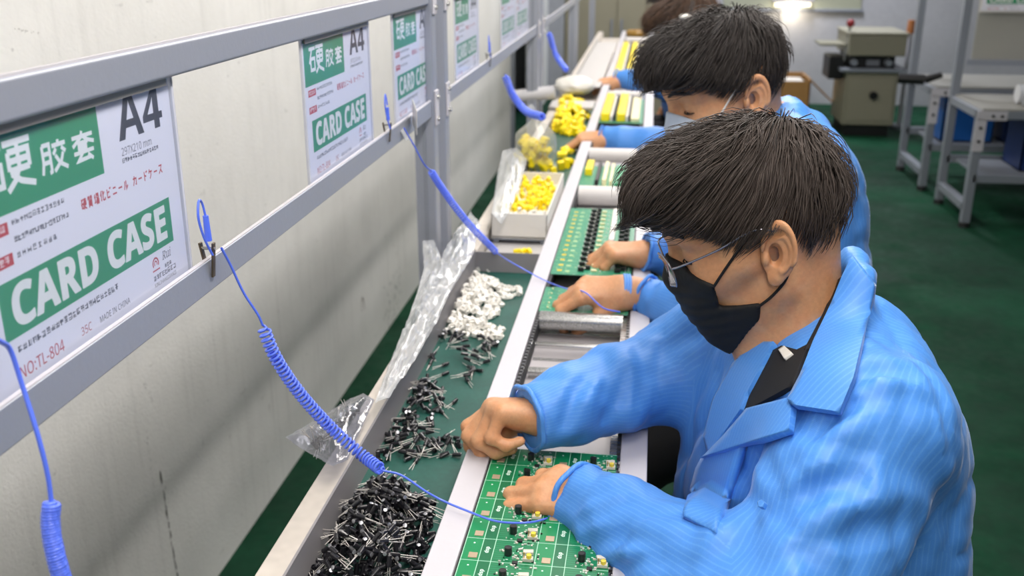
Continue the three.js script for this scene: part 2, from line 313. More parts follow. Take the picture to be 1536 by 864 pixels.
{
  const paper = std(0xffffff, 0.55, { map: cardPrint });
  const film = phys(0xf4f6fa, 0.12, { transmission: 0.97, thickness: 0, ior: 1.3, specularIntensity: 0.4 });
  const strip = std(0x9b9a97, 0.5);
  const rim = phys(0xc9ccd8, 0.25, {});
  const CW = 0.313, CH = 0.222;
  const where = ['beside the blue corded alligator clip', 'left of the small white tag', 'touching the bolted post', 'just past the bolted post', 'between a blank gap and another card', 'touching the farther post', 'hung before the first corded clip', 'at the start of the rails'];
  [-0.567, -1.24, -1.703, -2.262, -2.975, -3.32, 0.1, 0.55].forEach((z, i) => {
    const t = thing('card_poster', 'white and green CARD CASE A4 card ' + where[i], 'poster', 'card posters on the rails', V(FX - 0.0115, LO1 + CH / 2 - 0.004, z - CW / 2));
    const g = (w, h, d) => { const q = new THREE.BoxGeometry(w, h, d); q.translate(0, (h - CH) / 2, 0); flatUV(q, w, CH); q.rotateY(Math.PI / 2); return q; };
    part('printed_sheet', g(CW - 0.008, 0.21, 0.0012), paper, t);
    const f = g(CW, 0.21, 0.0006); f.translate(0.0022, 0, 0); part('clear_cover', f, film, t, 'clear plastic cover');
    for (const s of [-1, 1]) part('cover_edge', box(0.004, 0.21, 0.0035, 0.001, -0.006, s * CW / 2, 0.001), rim, t);
    part('top_strip', box(0.002, 0.012, CW * 0.93, 0.004, CH / 2 - 0.034, 0.004), strip, t, 'grey fold-over strip');
  });
}
// ------------------------------------------------------------------ bench and conveyor
const Z0 = 0.3, Z1 = -7.4, LEDGE0 = -0.385, TRAYL = -0.349, RAILL = -0.211, RAILR = -0.177, PANR = -0.022, EDGER = 0.018, TRAYF = BENCH - 0.042;
{
  const t = thing('assembly_bench', 'long white assembly bench with a narrow ledge along the wall side', 'bench');
  part('ledge_board', span(LEDGE0, TRAYL, BENCH - 0.055, BENCH - 0.004, Z0, Z1, 0.002), M.ledge, t);
  part('under_board', span(TRAYL, RAILL, TRAYF - 0.03, TRAYF - 0.006, Z0, Z1), M.ledge, t);
  for (const z of [0.2, -0.45, -2.4, -4.0, -5.5, -6.5, -7.3]) {
    for (const x of [LEDGE0 + 0.03, EDGER - 0.02]) part('leg', span(x - 0.02, x + 0.02, 0, BENCH - 0.125, z - 0.02, z + 0.02, 0.003), M.aluDull, t);
    part('cross_beam', span(LEDGE0 + 0.01, EDGER, BENCH - 0.16, BENCH - 0.125, z - 0.018, z + 0.018), M.aluDull, t);
  }
  const c = thing('conveyor', 'chain conveyor with white side rails and grey belt pan', 'conveyor');
  const l = part('side_rail', span(RAILL, RAILR - 0.002, BENCH - 0.12, BENCH + 0.004, Z0, Z1, 0.002), M.railWhite, c);
  const r = part('side_rail', span(PANR + 0.006, EDGER, BENCH - 0.12, BENCH + 0.004, Z0, Z1, 0.002), M.railWhite, c);
  part('guide_strip', span(RAILR - 0.002, RAILR + 0.004, BENCH - 0.03, BENCH - 0.001, Z0, Z1), M.darkRubber, l);
  part('guide_strip', span(PANR - 0.008, PANR + 0.001, BENCH - 0.03, BENCH - 0.003, Z0, Z1), M.steel, r);
  part('guide_strip', span(PANR + 0.001, PANR + 0.006, BENCH - 0.03, BENCH - 0.001, Z0, Z1), M.darkRubber, r);
  const link = box(0.0046, 0.004, 0.007, 0, 0, 0), links = [];
  for (let z = -0.5; z > -3.2; z -= 0.0125) for (const x of [RAILR + 0.003, PANR + 0.0035]) links.push(link.clone().translate(x, BENCH + 0.0005, z));
  const ch = part('chain_links', join(links), std(0x6e6f72, 0.35, { metalness: 0.8 }), c); ch.userData.kind = 'stuff';
  part('belt_pan', span(RAILR, PANR - 0.004, BENCH - 0.125, BENCH - 0.042, Z0, Z1), std(0xb4b0b2, 0.45), c, 'pale grey belt pan');
  const roller = (px, py, dy, rad, m) => { const z = PY(px, py, BENCH + dy).z; part('roller', rod(V(RAILR + 0.005, BENCH + dy, z), V(PANR - 0.006, BENCH + dy, z), rad, rad, 20), m, c); };
  roller(860, 482, -0.008, 0.016, M.steel); roller(845, 519, -0.025, 0.006, M.chrome); roller(840, 560, -0.032, 0.008, M.steel);
  const pale = std(0xcfccca, 0.45);
  roller(905, 233, 0.008, 0.022, pale); roller(905, 294, -0.012, 0.026, pale); roller(905, 143, 0.0, 0.02, pale); roller(905, 60, 0, 0.02, pale);
  for (const py of [500, 540, 590]) { const z = PY(850, py, BENCH - 0.04).z; part('belt_seam', span(RAILR + 0.004, PANR - 0.008, BENCH - 0.042, BENCH - 0.04, z - 0.004, z + 0.004), M.steel, c); }
}
const TRAYEND = -1.97;
{
  const t = thing('parts_tray', 'long grey walled tray with green mat holding loose parts', 'tray');
  part('green_mat', span(TRAYL + 0.002, RAILL, TRAYF - 0.006, TRAYF, Z0 - 0.1, TRAYEND), M.mat, t, 'green mat floor');
  part('side_wall', span(TRAYL - 0.001, TRAYL + 0.002, TRAYF - 0.006, BENCH + 0.006, Z0 - 0.1, TRAYEND), M.trayGrey, t);
  part('end_wall', span(TRAYL + 0.002, RAILL, TRAYF - 0.006, BENCH + 0.001, TRAYEND, TRAYEND - 0.003), M.trayGrey, t);
}
{
  const t = thing('parts_tray', 'farther green mat tray around the yellow components', 'tray');
  part('green_mat', span(TRAYL + 0.002, RAILL, TRAYF - 0.006, TRAYF, -2.62, -4.3), M.mat, t, 'green mat floor');
  part('side_wall', span(TRAYL - 0.001, TRAYL + 0.002, TRAYF - 0.006, BENCH + 0.006, -2.62, -4.3), M.trayGrey, t);
  const b = one('divider_sheet', (() => { const g = span(TRAYL + 0.004, RAILL - 0.002, BENCH - 0.05, BENCH - 0.047, -1.99, -2.2); g.translate(0, 0.012, 0); return g; })(), M.paperBoard, 'flat grey sheet between green tray and white parts box', 'sheet');
}
// ------------------------------------------------------------------ figures: distance fields meshed into one continuous surface
function segDist(x, y, z, b) {   // tapered capsule
  const px = x - b.ax, py = y - b.ay, pz = z - b.az; let t = (px * b.dx + py * b.dy + pz * b.dz) * b.inv; t = t < 0 ? 0 : t > 1 ? 1 : t;
  const qx = px - b.dx * t, qy = py - b.dy * t, qz = pz - b.dz * t;
  return Math.sqrt(qx * qx + qy * qy + qz * qz) - (b.ra + (b.rb - b.ra) * t);
}
function bone(a, b, ra, rb = ra, k = 0.02, tag = '') { const dx = b.x - a.x, dy = b.y - a.y, dz = b.z - a.z; return { ax: a.x, ay: a.y, az: a.z, dx, dy, dz, inv: 1 / Math.max(1e-9, dx * dx + dy * dy + dz * dz), ra, rb, k, tag, a, b }; }
function smin(a, b, k) { const h = Math.max(k - Math.abs(a - b), 0) / k; return Math.min(a, b) - h * h * k * 0.25; }
function smax(a, b, k) { return -smin(-a, -b, k); }
function ell(x, y, z, rx, ry, rz) { const a = x / rx, b = y / ry, c = z / rz, k0 = Math.sqrt(a * a + b * b + c * c); if (k0 < 1e-6) return -Math.min(rx, ry, rz); const p = a / rx, q = b / ry, r = c / rz; return k0 * (k0 - 1) / Math.sqrt(p * p + q * q + r * r); }
const union = (bones) => (x, y, z) => { let d = 1e3; for (const b of bones) { const e = segDist(x, y, z, b); d = d > 900 ? e : smin(d, e, b.k); } return d; };
// surface nets over a box; far blocks are skipped
function meshField(fn, lo, hi, cell) {
  const nx = Math.ceil((hi.x - lo.x) / cell) + 1, ny = Math.ceil((hi.y - lo.y) / cell) + 1, nz = Math.ceil((hi.z - lo.z) / cell) + 1;
  const f = new Float32Array(nx * ny * nz), B = 5, at = (i, j, k) => i + nx * (j + ny * k);
  for (let k0 = 0; k0 < nz; k0 += B) for (let j0 = 0; j0 < ny; j0 += B) for (let i0 = 0; i0 < nx; i0 += B) {
    const c = fn(lo.x + (i0 + (B - 1) / 2) * cell, lo.y + (j0 + (B - 1) / 2) * cell, lo.z + (k0 + (B - 1) / 2) * cell), far = Math.abs(c) > cell * B * 1.25;
    for (let k = k0; k < Math.min(nz, k0 + B); k++) for (let j = j0; j < Math.min(ny, j0 + B); j++) for (let i = i0; i < Math.min(nx, i0 + B); i++) f[at(i, j, k)] = far ? c : fn(lo.x + i * cell, lo.y + j * cell, lo.z + k * cell);
  }
  const pos = [], id = new Int32Array(nx * ny * nz).fill(-1), idx = [];
  const E = [[0, 1], [2, 3], [4, 5], [6, 7], [0, 2], [1, 3], [4, 6], [5, 7], [0, 4], [1, 5], [2, 6], [3, 7]], v = new Float32Array(8);
  for (let k = 0; k < nz - 1; k++) for (let j = 0; j < ny - 1; j++) for (let i = 0; i < nx - 1; i++) {
    let m = 0; for (let c = 0; c < 8; c++) { v[c] = f[at(i + (c & 1), j + ((c >> 1) & 1), k + (c >> 2))]; if (v[c] < 0) m |= 1 << c; }
    if (m === 0 || m === 255) continue;
    let n = 0, sx = 0, sy = 0, sz = 0;
    for (const [a, b] of E) { if ((v[a] < 0) === (v[b] < 0)) continue; const t = v[a] / (v[a] - v[b]); sx += (a & 1) + t * ((b & 1) - (a & 1)); sy += ((a >> 1) & 1) + t * (((b >> 1) & 1) - ((a >> 1) & 1)); sz += (a >> 2) + t * ((b >> 2) - (a >> 2)); n++; }
    id[at(i, j, k)] = pos.length / 3; pos.push(lo.x + (i + sx / n) * cell, lo.y + (j + sy / n) * cell, lo.z + (k + sz / n) * cell);
  }
  const quad = (a, b, c, d, flip) => { if (a < 0 || b < 0 || c < 0 || d < 0) return; flip ? idx.push(a, c, b, a, d, c) : idx.push(a, b, c, a, c, d); };
  for (let k = 1; k < nz - 1; k++) for (let j = 1; j < ny - 1; j++) for (let i = 1; i < nx - 1; i++) {
    const s = f[at(i, j, k)] < 0;
    if (s !== f[at(i + 1, j, k)] < 0) quad(id[at(i, j - 1, k - 1)], id[at(i, j, k - 1)], id[at(i, j, k)], id[at(i, j - 1, k)], !s);
    if (s !== f[at(i, j + 1, k)] < 0) quad(id[at(i - 1, j, k - 1)], id[at(i - 1, j, k)], id[at(i, j, k)], id[at(i, j, k - 1)], !s);
    if (s !== f[at(i, j, k + 1)] < 0) quad(id[at(i - 1, j - 1, k)], id[at(i, j - 1, k)], id[at(i, j, k)], id[at(i - 1, j, k)], !s);
  }
  const g = new THREE.BufferGeometry(); g.setAttribute('position', new THREE.Float32BufferAttribute(pos, 3)); g.setIndex(idx); g.computeVertexNormals(); return g;
}
function bounds(bones, pad) { const lo = V(1e3, 1e3, 1e3), hi = V(-1e3, -1e3, -1e3); for (const b of bones) for (const p of [b.a, b.b]) { const r = Math.max(b.ra, b.rb) + pad; lo.min(V(p.x - r, p.y - r, p.z - r)); hi.max(V(p.x + r, p.y + r, p.z + r)); } return [lo, hi]; }
// stripes run along each limb: uv from the nearest bone, chosen per triangle
function boneUV(g, bones) {
  g = g.toNonIndexed(); const p = g.attributes.position, n = p.count, uv = new Float32Array(n * 2), c = V();
  const frames = bones.map((b) => { const d = V(b.dx, b.dy, b.dz).normalize(), e = Math.abs(d.y) < 0.9 ? V(0, 1, 0) : V(1, 0, 0), s = V().crossVectors(d, e).normalize(), t = V().crossVectors(d, s); return { d, s, t }; });
  for (let i = 0; i < n; i += 3) {
    c.set(0, 0, 0); for (let k = 0; k < 3; k++) c.x += p.getX(i + k) / 3, c.y += p.getY(i + k) / 3, c.z += p.getZ(i + k) / 3;
    let best = 0, bd = 1e9; bones.forEach((b, j) => { const d = segDist(c.x, c.y, c.z, b) + (b.noUV ? 1 : 0); if (d < bd) { bd = d; best = j; } });
    const b = bones[best], f = frames[best]; let ref = null; const nn = g.attributes.normal, sideways = Math.abs(nn.getZ(i) + nn.getZ(i + 1) + nn.getZ(i + 2)) > 2.2;
    for (let k = 0; k < 3; k++) {
      const q = V(p.getX(i + k) - b.ax, p.getY(i + k) - b.ay, p.getZ(i + k) - b.az); let u, v;
      if (b.tag === 'torso') { u = sideways ? p.getX(i + k) : p.getZ(i + k); v = p.getY(i + k); }
      else { let a = Math.atan2(q.dot(f.t), q.dot(f.s)); if (ref !== null && Math.abs(a - ref) > 3) a += a < ref ? 6.2832 : -6.2832; ref ??= a; u = a * 0.06; v = q.dot(f.d); }
      uv[2 * (i + k)] = u; uv[2 * (i + k) + 1] = v;
    }
  }
  g.setAttribute('uv', new THREE.BufferAttribute(uv, 2)); return g;
}
// where a line of sight from the photograph's camera meets a field
function hitField(fn, px, py, off = 0, from = 0.5) {
  const r = ray(px, py), o = camera.position; let t = from;
  for (let i = 0; i < 160; i++) { const d = fn(o.x + r.x * t, o.y + r.y * t, o.z + r.z * t) - off; if (d < 0.0004) return V(o.x + r.x * t, o.y + r.y * t, o.z + r.z * t); t += Math.max(d * 0.7, 0.0003); if (t > 6) break; }
  return null;
}
function gradient(fn, p, e = 0.002) { return V(fn(p.x + e, p.y, p.z) - fn(p.x - e, p.y, p.z), fn(p.x, p.y + e, p.z) - fn(p.x, p.y - e, p.z), fn(p.x, p.y, p.z + e) - fn(p.x, p.y, p.z - e)).normalize(); }
// a cloth piece: outline traced on the photograph, laid on the surface of a field, with thickness
function drape(outline, fn, off, thick, levels = 3, lift = null, scaleUV = 1) {
  const pts = outline.map(([x, y]) => new THREE.Vector2(x, y)); if (THREE.ShapeUtils.isClockWise(pts)) pts.reverse();
  let tri = THREE.ShapeUtils.triangulateShape(pts, []), vs = pts.map((p) => [p.x, p.y]);
  for (let l = 0; l < levels; l++) {
    const mid = new Map(), out = [], m = (a, b) => { const key = a < b ? a + '_' + b : b + '_' + a; if (!mid.has(key)) { vs.push([(vs[a][0] + vs[b][0]) / 2, (vs[a][1] + vs[b][1]) / 2]); mid.set(key, vs.length - 1); } return mid.get(key); };
    for (const [a, b, c] of tri) { const x = m(a, b), y = m(b, c), z = m(c, a); out.push([a, x, z], [x, b, y], [z, y, c], [x, y, z]); }
    tri = out;
  }
  const top = [], bot = [], n = vs.length; let miss = 0, lastT = null;
  const hits = vs.map(([x, y]) => hitField(fn, x, y, off));
  hits.forEach((h, i) => {
    if (!h) { miss++; let best = null, bd = 1e9; hits.forEach((q, j) => { if (q) { const d = (vs[i][0] - vs[j][0]) ** 2 + (vs[i][1] - vs[j][1]) ** 2; if (d < bd) { bd = d; best = q; } } }); h = best ? PR(vs[i][0], vs[i][1], best.distanceTo(camera.position)) : PR(vs[i][0], vs[i][1], 1); }
    const g = gradient(fn, h); if (lift) h.addScaledVector(g, lift(vs[i][0], vs[i][1]));
    top.push(h); bot.push(h.clone().addScaledVector(g, -thick));
  });
  const pos = [], idx = [], uv = []; for (const h of [...top, ...bot]) { pos.push(h.x, h.y, h.z); uv.push((h.z * 0.9 + h.x * 0.4) * scaleUV, h.y * scaleUV); }
  const edges = new Map();
  for (const [a, b, c] of tri) { idx.push(a, c, b, n + a, n + b, n + c); for (const [p, q] of [[a, b], [b, c], [c, a]]) { const k = Math.min(p, q) + '_' + Math.max(p, q); edges.has(k) ? edges.set(k, null) : edges.set(k, [p, q]); } }
  for (const e of edges.values()) if (e) { const [p, q] = e; idx.push(p, q, n + q, p, n + q, n + p); }
  const g = new THREE.BufferGeometry(); g.setAttribute('position', new THREE.Float32BufferAttribute(pos, 3)); g.setAttribute('uv', new THREE.Float32BufferAttribute(uv, 2)); g.setIndex(idx); g.computeVertexNormals(); return g;
}
// a hand: wrist W, F towards the knuckles, N out of the back, S towards the thumb; curl per finger in radians
function handBones(W0, F, N, S, o) {
  F = F.clone().normalize(); N = N.clone().addScaledVector(F, -N.dot(F)).normalize(); S = V().crossVectors(F, N).multiplyScalar(o.thumb).normalize();
  const k = o.scale ?? 1, P = (f, s, n) => W0.clone().addScaledVector(F, f * k).addScaledVector(S, s * k).addScaledVector(N, n * k), out = [];
  const kn = [[0.086, 0.027], [0.09, 0.009], [0.085, -0.009], [0.076, -0.025]], len = [[0.044, 0.026, 0.021], [0.048, 0.029, 0.022], [0.044, 0.027, 0.021], [0.034, 0.021, 0.019]];
  out.push(bone(P(-0.012, 0, -0.004), P(0.012, 0, -0.002), 0.0275 * k, 0.0265 * k, 0.02, 'wrist'));
  out.push(bone(P(0.01, 0.008, -0.006), P(0.06, 0.012, -0.008), 0.019 * k, 0.014 * k, 0.022)); out.push(bone(P(0.01, -0.008, -0.006), P(0.06, -0.012, -0.008), 0.019 * k, 0.013 * k, 0.022));
  const tips = [];
  kn.forEach(([f, s], i) => {
    const K = P(f, s, i === 1 ? 0.003 : 0.001); out.push(bone(P(0.012, s * 0.55, 0), K, 0.014 * k, 0.0112 * k, 0.014));
    let p = K, ang = 0, spread = o.spread ? o.spread[i] : 0; const c = o.curl[i];
    for (let j = 0; j < 3; j++) {
      ang += c[j]; const d = F.clone().multiplyScalar(Math.cos(ang)).addScaledVector(N, -Math.sin(ang)).addScaledVector(S, spread).normalize(), q = p.clone().addScaledVector(d, len[i][j] * k), r0 = [0.0098, 0.0088, 0.0078][j] * (i === 3 ? 0.88 : 1) * k;
      out.push(bone(p, q, r0 * (j ? 1.04 : 1.06), r0 * 0.93, 0.006)); p = q;
    }
    tips.push(p);
  });
  const T0 = P(0.02, 0.02, -0.008), T1 = o.thumbTo ? null : 0;
  let d1 = F.clone().multiplyScalar(o.th[0]).addScaledVector(S, o.th[1]).addScaledVector(N, o.th[2]).normalize(), a = T0.clone().addScaledVector(d1, 0.044 * k);
  out.push(bone(T0, a, 0.0165 * k, 0.0125 * k, 0.018));
  let d2 = F.clone().multiplyScalar(o.th[3]).addScaledVector(S, o.th[4]).addScaledVector(N, o.th[5]).normalize(), b = a.clone().addScaledVector(d2, 0.034 * k); out.push(bone(a, b, 0.0115 * k, 0.0098 * k, 0.007));
  let d3 = F.clone().multiplyScalar(o.th[6]).addScaledVector(S, o.th[7]).addScaledVector(N, o.th[8]).normalize(), c = b.clone().addScaledVector(d3, 0.026 * k); out.push(bone(b, c, 0.0102 * k, 0.0078 * k, 0.006));
  return { bones: out, tips, thumb: c, F, N, S };
}
// a head in its own axes: f forward, u up, s to the left ear
function headField(o) {
  const { E, F, U, L } = o;
  return (x, y, z) => {
    const dx = x - E.x, dy = y - E.y, dz = z - E.z, f = dx * F.x + dy * F.y + dz * F.z, u = dx * U.x + dy * U.y + dz * U.z, sg = dx * L.x + dy * L.y + dz * L.z, s = Math.abs(sg);
    let d = ell(f + 0.006, u - 0.046, s, 0.096, 0.085, 0.075);
    d = smin(d, ell(f - 0.034, u + 0.012, s, 0.066, 0.086, 0.06), 0.03);
    const cap = (af, au, as, bf, bu, bs, ra, rb) => { const vx = bf - af, vy = bu - au, vz = bs - as, px = f - af, py = u - au, pz = s - as, t = clamp((px * vx + py * vy + pz * vz) / (vx * vx + vy * vy + vz * vz), 0, 1); return Math.hypot(px - vx * t, py - vy * t, pz - vz * t) - lerp(ra, rb, t); };
    d = smin(d, cap(0.004, -0.045, 0.05, 0.07, -0.088, 0.014, 0.017, 0.018), 0.025);
    d = smin(d, ell(f - 0.077, u + 0.086, s, 0.019, 0.017, 0.022), 0.02);
    d = smin(d, cap(0.062, -0.008, 0.042, 0.03, 0.0, 0.06, 0.02, 0.014), 0.02);
    d = smin(d, cap(0.09, 0.046, 0.008, 0.068, 0.042, 0.05, 0.011, 0.009), 0.016);
    d = smax(d, -ell(f - 0.103, u - 0.02, s - 0.031, 0.02, 0.014, 0.019), 0.014);
    d = smin(d, ell(f - 0.0735, u - 0.021, s - 0.031, 0.0145, 0.0125, 0.015), 0.004);
    d = smin(d, cap(0.088, 0.034, 0, 0.108, -0.008, 0, 0.007, 0.011), 0.012);
    d = smin(d, ell(f - 0.1, u + 0.013, s - 0.011, 0.011, 0.008, 0.008), 0.007);
    d = smin(d, cap(0.092, -0.04, 0, 0.082, -0.043, 0.022, 0.0085, 0.005), 0.007);
    d = smin(d, cap(0.09, -0.053, 0, 0.081, -0.05, 0.02, 0.009, 0.005), 0.007);
    return d;
  };
}
// the ear on one side: plate, curled rim, bowl, upper hollow, tragus, lobe; it stands off the skull and leans back
function earField(o, sd) {
  const { E, F, U, L } = o;
  return (x, y, z) => {
    const dx = x - E.x, dy = y - E.y, dz = z - E.z, f = dx * F.x + dy * F.y + dz * F.z, u = dx * U.x + dy * U.y + dz * U.z, s = (dx * L.x + dy * L.y + dz * L.z) * sd;
    const ef = f + 0.01 + (u - 0.005) * 0.25, eu = u - 0.004, es = s - 0.078 - Math.max(-0.01, -ef) * 0.5;
    let e = ell(ef, eu, es, 0.0185, 0.032, 0.0045);
    const rad = Math.hypot(ef / 0.0165, eu / 0.0295), rim = Math.hypot(rad * 0.0225 - 0.0225, es - 0.0055) - 0.0038, open = smooth(-0.012, -0.026, eu) + smooth(0.006, 0.014, ef) * smooth(0.012, -0.004, eu); e = smin(e, rim + open * 0.006, 0.003);
    const anti = Math.hypot(Math.hypot((ef + 0.0015) / 0.0105, (eu + 0.002) / 0.019) * 0.0145 - 0.0145, es - 0.004) - 0.0026; e = smin(e, anti + smooth(0, 0.006, ef) * 0.006, 0.0025);
    e = smax(e, -ell(ef - 0.0035, eu + 0.003, es - 0.007, 0.0075, 0.0135, 0.0125), 0.0015); e = smax(e, -ell(ef - 0.001, eu - 0.0195, es - 0.006, 0.0085, 0.0045, 0.0055), 0.0015);
    e = smin(e, ell(ef - 0.005, eu + 0.0275, es - 0.001, 0.0085, 0.0095, 0.0045), 0.004);
    return smin(e, ell(ef - 0.0135, eu + 0.005, es - 0.002, 0.0042, 0.0065, 0.0045), 0.003);
  };
}

function tangentFrame(yaw, pitch, roll) {   // facing -x at yaw 0; yaw turns towards the camera side (+z)
  const F = V(-Math.cos(yaw) * Math.cos(pitch), -Math.sin(pitch), Math.sin(yaw) * Math.cos(pitch)), L0 = V(Math.sin(yaw), 0, Math.cos(yaw)), U0 = V().crossVectors(L0, F).negate();
  const U = U0.clone().multiplyScalar(Math.cos(roll)).addScaledVector(L0, Math.sin(roll)), L = L0.clone().multiplyScalar(Math.cos(roll)).addScaledVector(U0, -Math.sin(roll));
  if (U.y < 0) U.negate();
  return { F, U, L };
}
const stripe = dataTexture(512, (u, v) => { const s = Math.pow(0.5 + 0.5 * Math.cos(u * Math.PI * 2 * 20), 6), n = tnoise(u, v, 128, 71) * 0.5 + tnoise(u, v, 256, 72) * 0.5, k = 0.97 + 0.05 * (n - 0.5); return [lerp(77, 110, s * 0.5) * k, lerp(146, 171, s * 0.5) * k, lerp(231, 239, s * 0.5) * k]; }, 0.12);
const weave = dataTexture(256, (u, v) => 0.5 + 0.25 * Math.sin(u * 6.2832 * 32) + 0.25 * Math.sin(v * 6.2832 * 32), 0.03, false);
M.coat = phys(0xffffff, 0.5, { map: stripe, sheen: 0.6, sheenRoughness: 0.45, sheenColor: new THREE.Color(0xdfe8f4), bumpMap: weave, bumpScale: 0.0001, side: THREE.DoubleSide });
M.shirt = std(0x0e0e12, 0.8);
M.trousers = std(0x0c0d10, 0.85);
{ const skinTex = dataTexture(512, (u, v) => { const n = 0.5 * tnoise(u, v, 40, 81) + 0.3 * tnoise(u, v, 100, 82) + 0.2 * tnoise(u, v, 256, 83), r = tnoise(u, v, 14, 84), k = 0.95 + 0.1 * (n - 0.5); return [212 * k, (160 - 10 * r) * k, (118 - 12 * r) * k]; }, 0.12);
  M.skin = phys(0xffffff, 0.5, { map: skinTex, sheen: 0.15, bumpMap: grainA, bumpScale: 0.0003 }); }
M.hairBase = std(0x0b0807, 0.6);
M.hairStrand = new THREE.MeshStandardMaterial({ color: 0xffffff, roughness: 0.6, vertexColors: true });
M.maskBlack = std(0x08080b, 0.75, { bumpMap: grainA, bumpScale: 0.0004 });
M.maskPale = std(0xb9c6d6, 0.8);
function polyDist(px, py, poly) {   // signed distance to a closed outline
  let d = 1e9, inside = false;
  for (let i = 0, j = poly.length - 1; i < poly.length; j = i++) {
    const [ax, ay] = poly[i], [bx, by] = poly[j], ex = bx - ax, ey = by - ay, wx = px - ax, wy = py - ay, t = clamp((wx * ex + wy * ey) / (ex * ex + ey * ey), 0, 1);
    d = Math.min(d, (wx - ex * t) ** 2 + (wy - ey * t) ** 2);
    if ((ay > py) !== (by > py) && px < (bx - ax) * (py - ay) / (by - ay) + ax) inside = !inside;
  }
  return inside ? -Math.sqrt(d) : Math.sqrt(d);
}
function line(pts, x) { if (x <= pts[0][0]) return pts[0][1]; for (let i = 1; i < pts.length; i++) if (x <= pts[i][0]) return lerp(pts[i - 1][1], pts[i][1], (x - pts[i - 1][0]) / (pts[i][0] - pts[i - 1][0])); return pts[pts.length - 1][1]; }
function makeHair(o, parent) {
  const { E, F, U, L } = o.head, h = o.hair, at = (f, u, s) => V(E.x + F.x * f + U.x * u + L.x * s, E.y + F.y * f + U.y * u + L.y * s, E.z + F.z * f + U.z * u + L.z * s);
  const full = (f, u, s) => smin(ell(f + 0.005, u - 0.052, s, 0.11 + h.puff, 0.095 + h.puff, 0.09 + h.puff), ell(f - h.front[0], u - h.front[1], s, h.front[2], h.front[3], 0.07), 0.045) + 0.007 * (vnoise(f * 38 + 9, u * 38, s * 38 + 5) - 0.5);
  const cut = (f, u, s) => smax(smax(full(f, u, s), (line(h.edge, f) - u) * 0.9, 0.006), f > 0.05 ? -1 : -1, 0.001);
  const base = meshField((x, y, z) => { const dx = x - E.x, dy = y - E.y, dz = z - E.z; return cut(dx * F.x + dy * F.y + dz * F.z, dx * U.x + dy * U.y + dz * U.z, dx * L.x + dy * L.y + dz * L.z); }, E.clone().addScalar(-0.2), E.clone().addScalar(0.22), o.cell ? 0.008 : 0.005);
  const hairMesh = part('hair', base, M.hairBase, parent, h.label);
  // strands, each a thin three sided tapering tube combed away from the crown
  seed(h.seed); const pos = [], nor = [], col = [], idx = [], K = 8;
  const grad = (f, u, s) => { const e = 0.002; return V(full(f + e, u, s) - full(f - e, u, s), full(f, u + e, s) - full(f, u - e, s), full(f, u, s + e) - full(f, u, s - e)).normalize(); };
  const g = V(F.y, U.y, L.y).negate();   // gravity in head axes
  let made = 0, tries = 0;
  while (made < h.count && tries++ < h.count * 6) {
    const th = rr(0, Math.PI * 2), c = rr(-0.45, 1), q = Math.sqrt(1 - c * c); let f = q * Math.cos(th), u = c, s = q * Math.sin(th), t = 0.05;
    for (let i = 0; i < 30; i++) { const d = full(f * t, 0.05 + u * t, s * t); if (Math.abs(d) < 0.0008) break; t -= d * 0.8; }
    let p = V(f * t, 0.05 + u * t, s * t); const eh = line(h.edge, p.x); if (p.y < eh + 0.002 || (Math.abs(p.z) > 0.055 && p.y < eh + 0.004)) continue;
    made++;
    const depth = rr(-0.004, 0.0045), pts = [], cl = V(vnoise(p.x * 55, p.y * 55, p.z * 55) - 0.5, vnoise(p.x * 55 + 31, p.y * 55, p.z * 55) - 0.5, vnoise(p.x * 55, p.y * 55 + 17, p.z * 55) - 0.5), step = rr(0.55, 1.15) * h.step;
    let dir = null; const flick = rr(0, 1) < h.flick ? rr(0.3, 1) : 0.12;
    for (let k = 0; k < K; k++) {
      const n = grad(p.x, p.y, p.z), d = full(p.x, p.y, p.z); if (k < 5 || d < 0) p.addScaledVector(n, depth + k * 0.0006 * flick * 6 - d);
      pts.push(at(p.x, p.y, p.z));
      const w = V(p.x - h.crown[0], p.y - h.crown[1], p.z - h.crown[2]); w.addScaledVector(n, -w.dot(n)).normalize();
      w.addScaledVector(g, 0.35).addScaledVector(V(1, 0, 0), p.x > -0.01 ? h.comb : 0).addScaledVector(cl, h.messy); w.addScaledVector(n, -w.dot(n) * (k > 4 ? 0.4 : 0.95)).normalize();
      dir = dir ? dir.lerp(w, 0.6).normalize() : w; p = p.clone().addScaledVector(dir, step);
    }
    if (p.y < line(h.edge, p.x) - h.hang) { const keep = pts.filter((q, k) => { const v = q.clone().sub(E); return v.dot(U) > line(h.edge, v.dot(F)) - h.hang; }); if (keep.length < 3) { made--; continue; } pts.length = 0; pts.push(...keep); }
    const tone = rr(0.7, 1.35), r0 = rr(0.00045, 0.0009) * (o.cell ? 1.8 : 1), b0 = pos.length / 3;
    pts.forEach((q, k) => {
      const d = V().subVectors(pts[Math.min(k + 1, pts.length - 1)], pts[Math.max(k - 1, 0)]).normalize(), a = V().crossVectors(d, V(0.3, 0.8, 0.5)).normalize(), b = V().crossVectors(d, a), r = r0 * (1 - 0.85 * (k / (pts.length - 1)) ** 2);
      for (let j = 0; j < 3; j++) { const x = Math.cos(j * 2.0944), y = Math.sin(j * 2.0944), n = a.clone().multiplyScalar(x).addScaledVector(b, y); pos.push(q.x + n.x * r, q.y + n.y * r, q.z + n.z * r); nor.push(n.x, n.y, n.z); col.push(h.color[0] * tone, h.color[1] * tone, h.color[2] * tone); }
      if (k) for (let j = 0; j < 3; j++) { const x = b0 + (k - 1) * 3 + j, y = b0 + (k - 1) * 3 + (j + 1) % 3; idx.push(x, y, x + 3, y, y + 3, x + 3); }
    });
  }
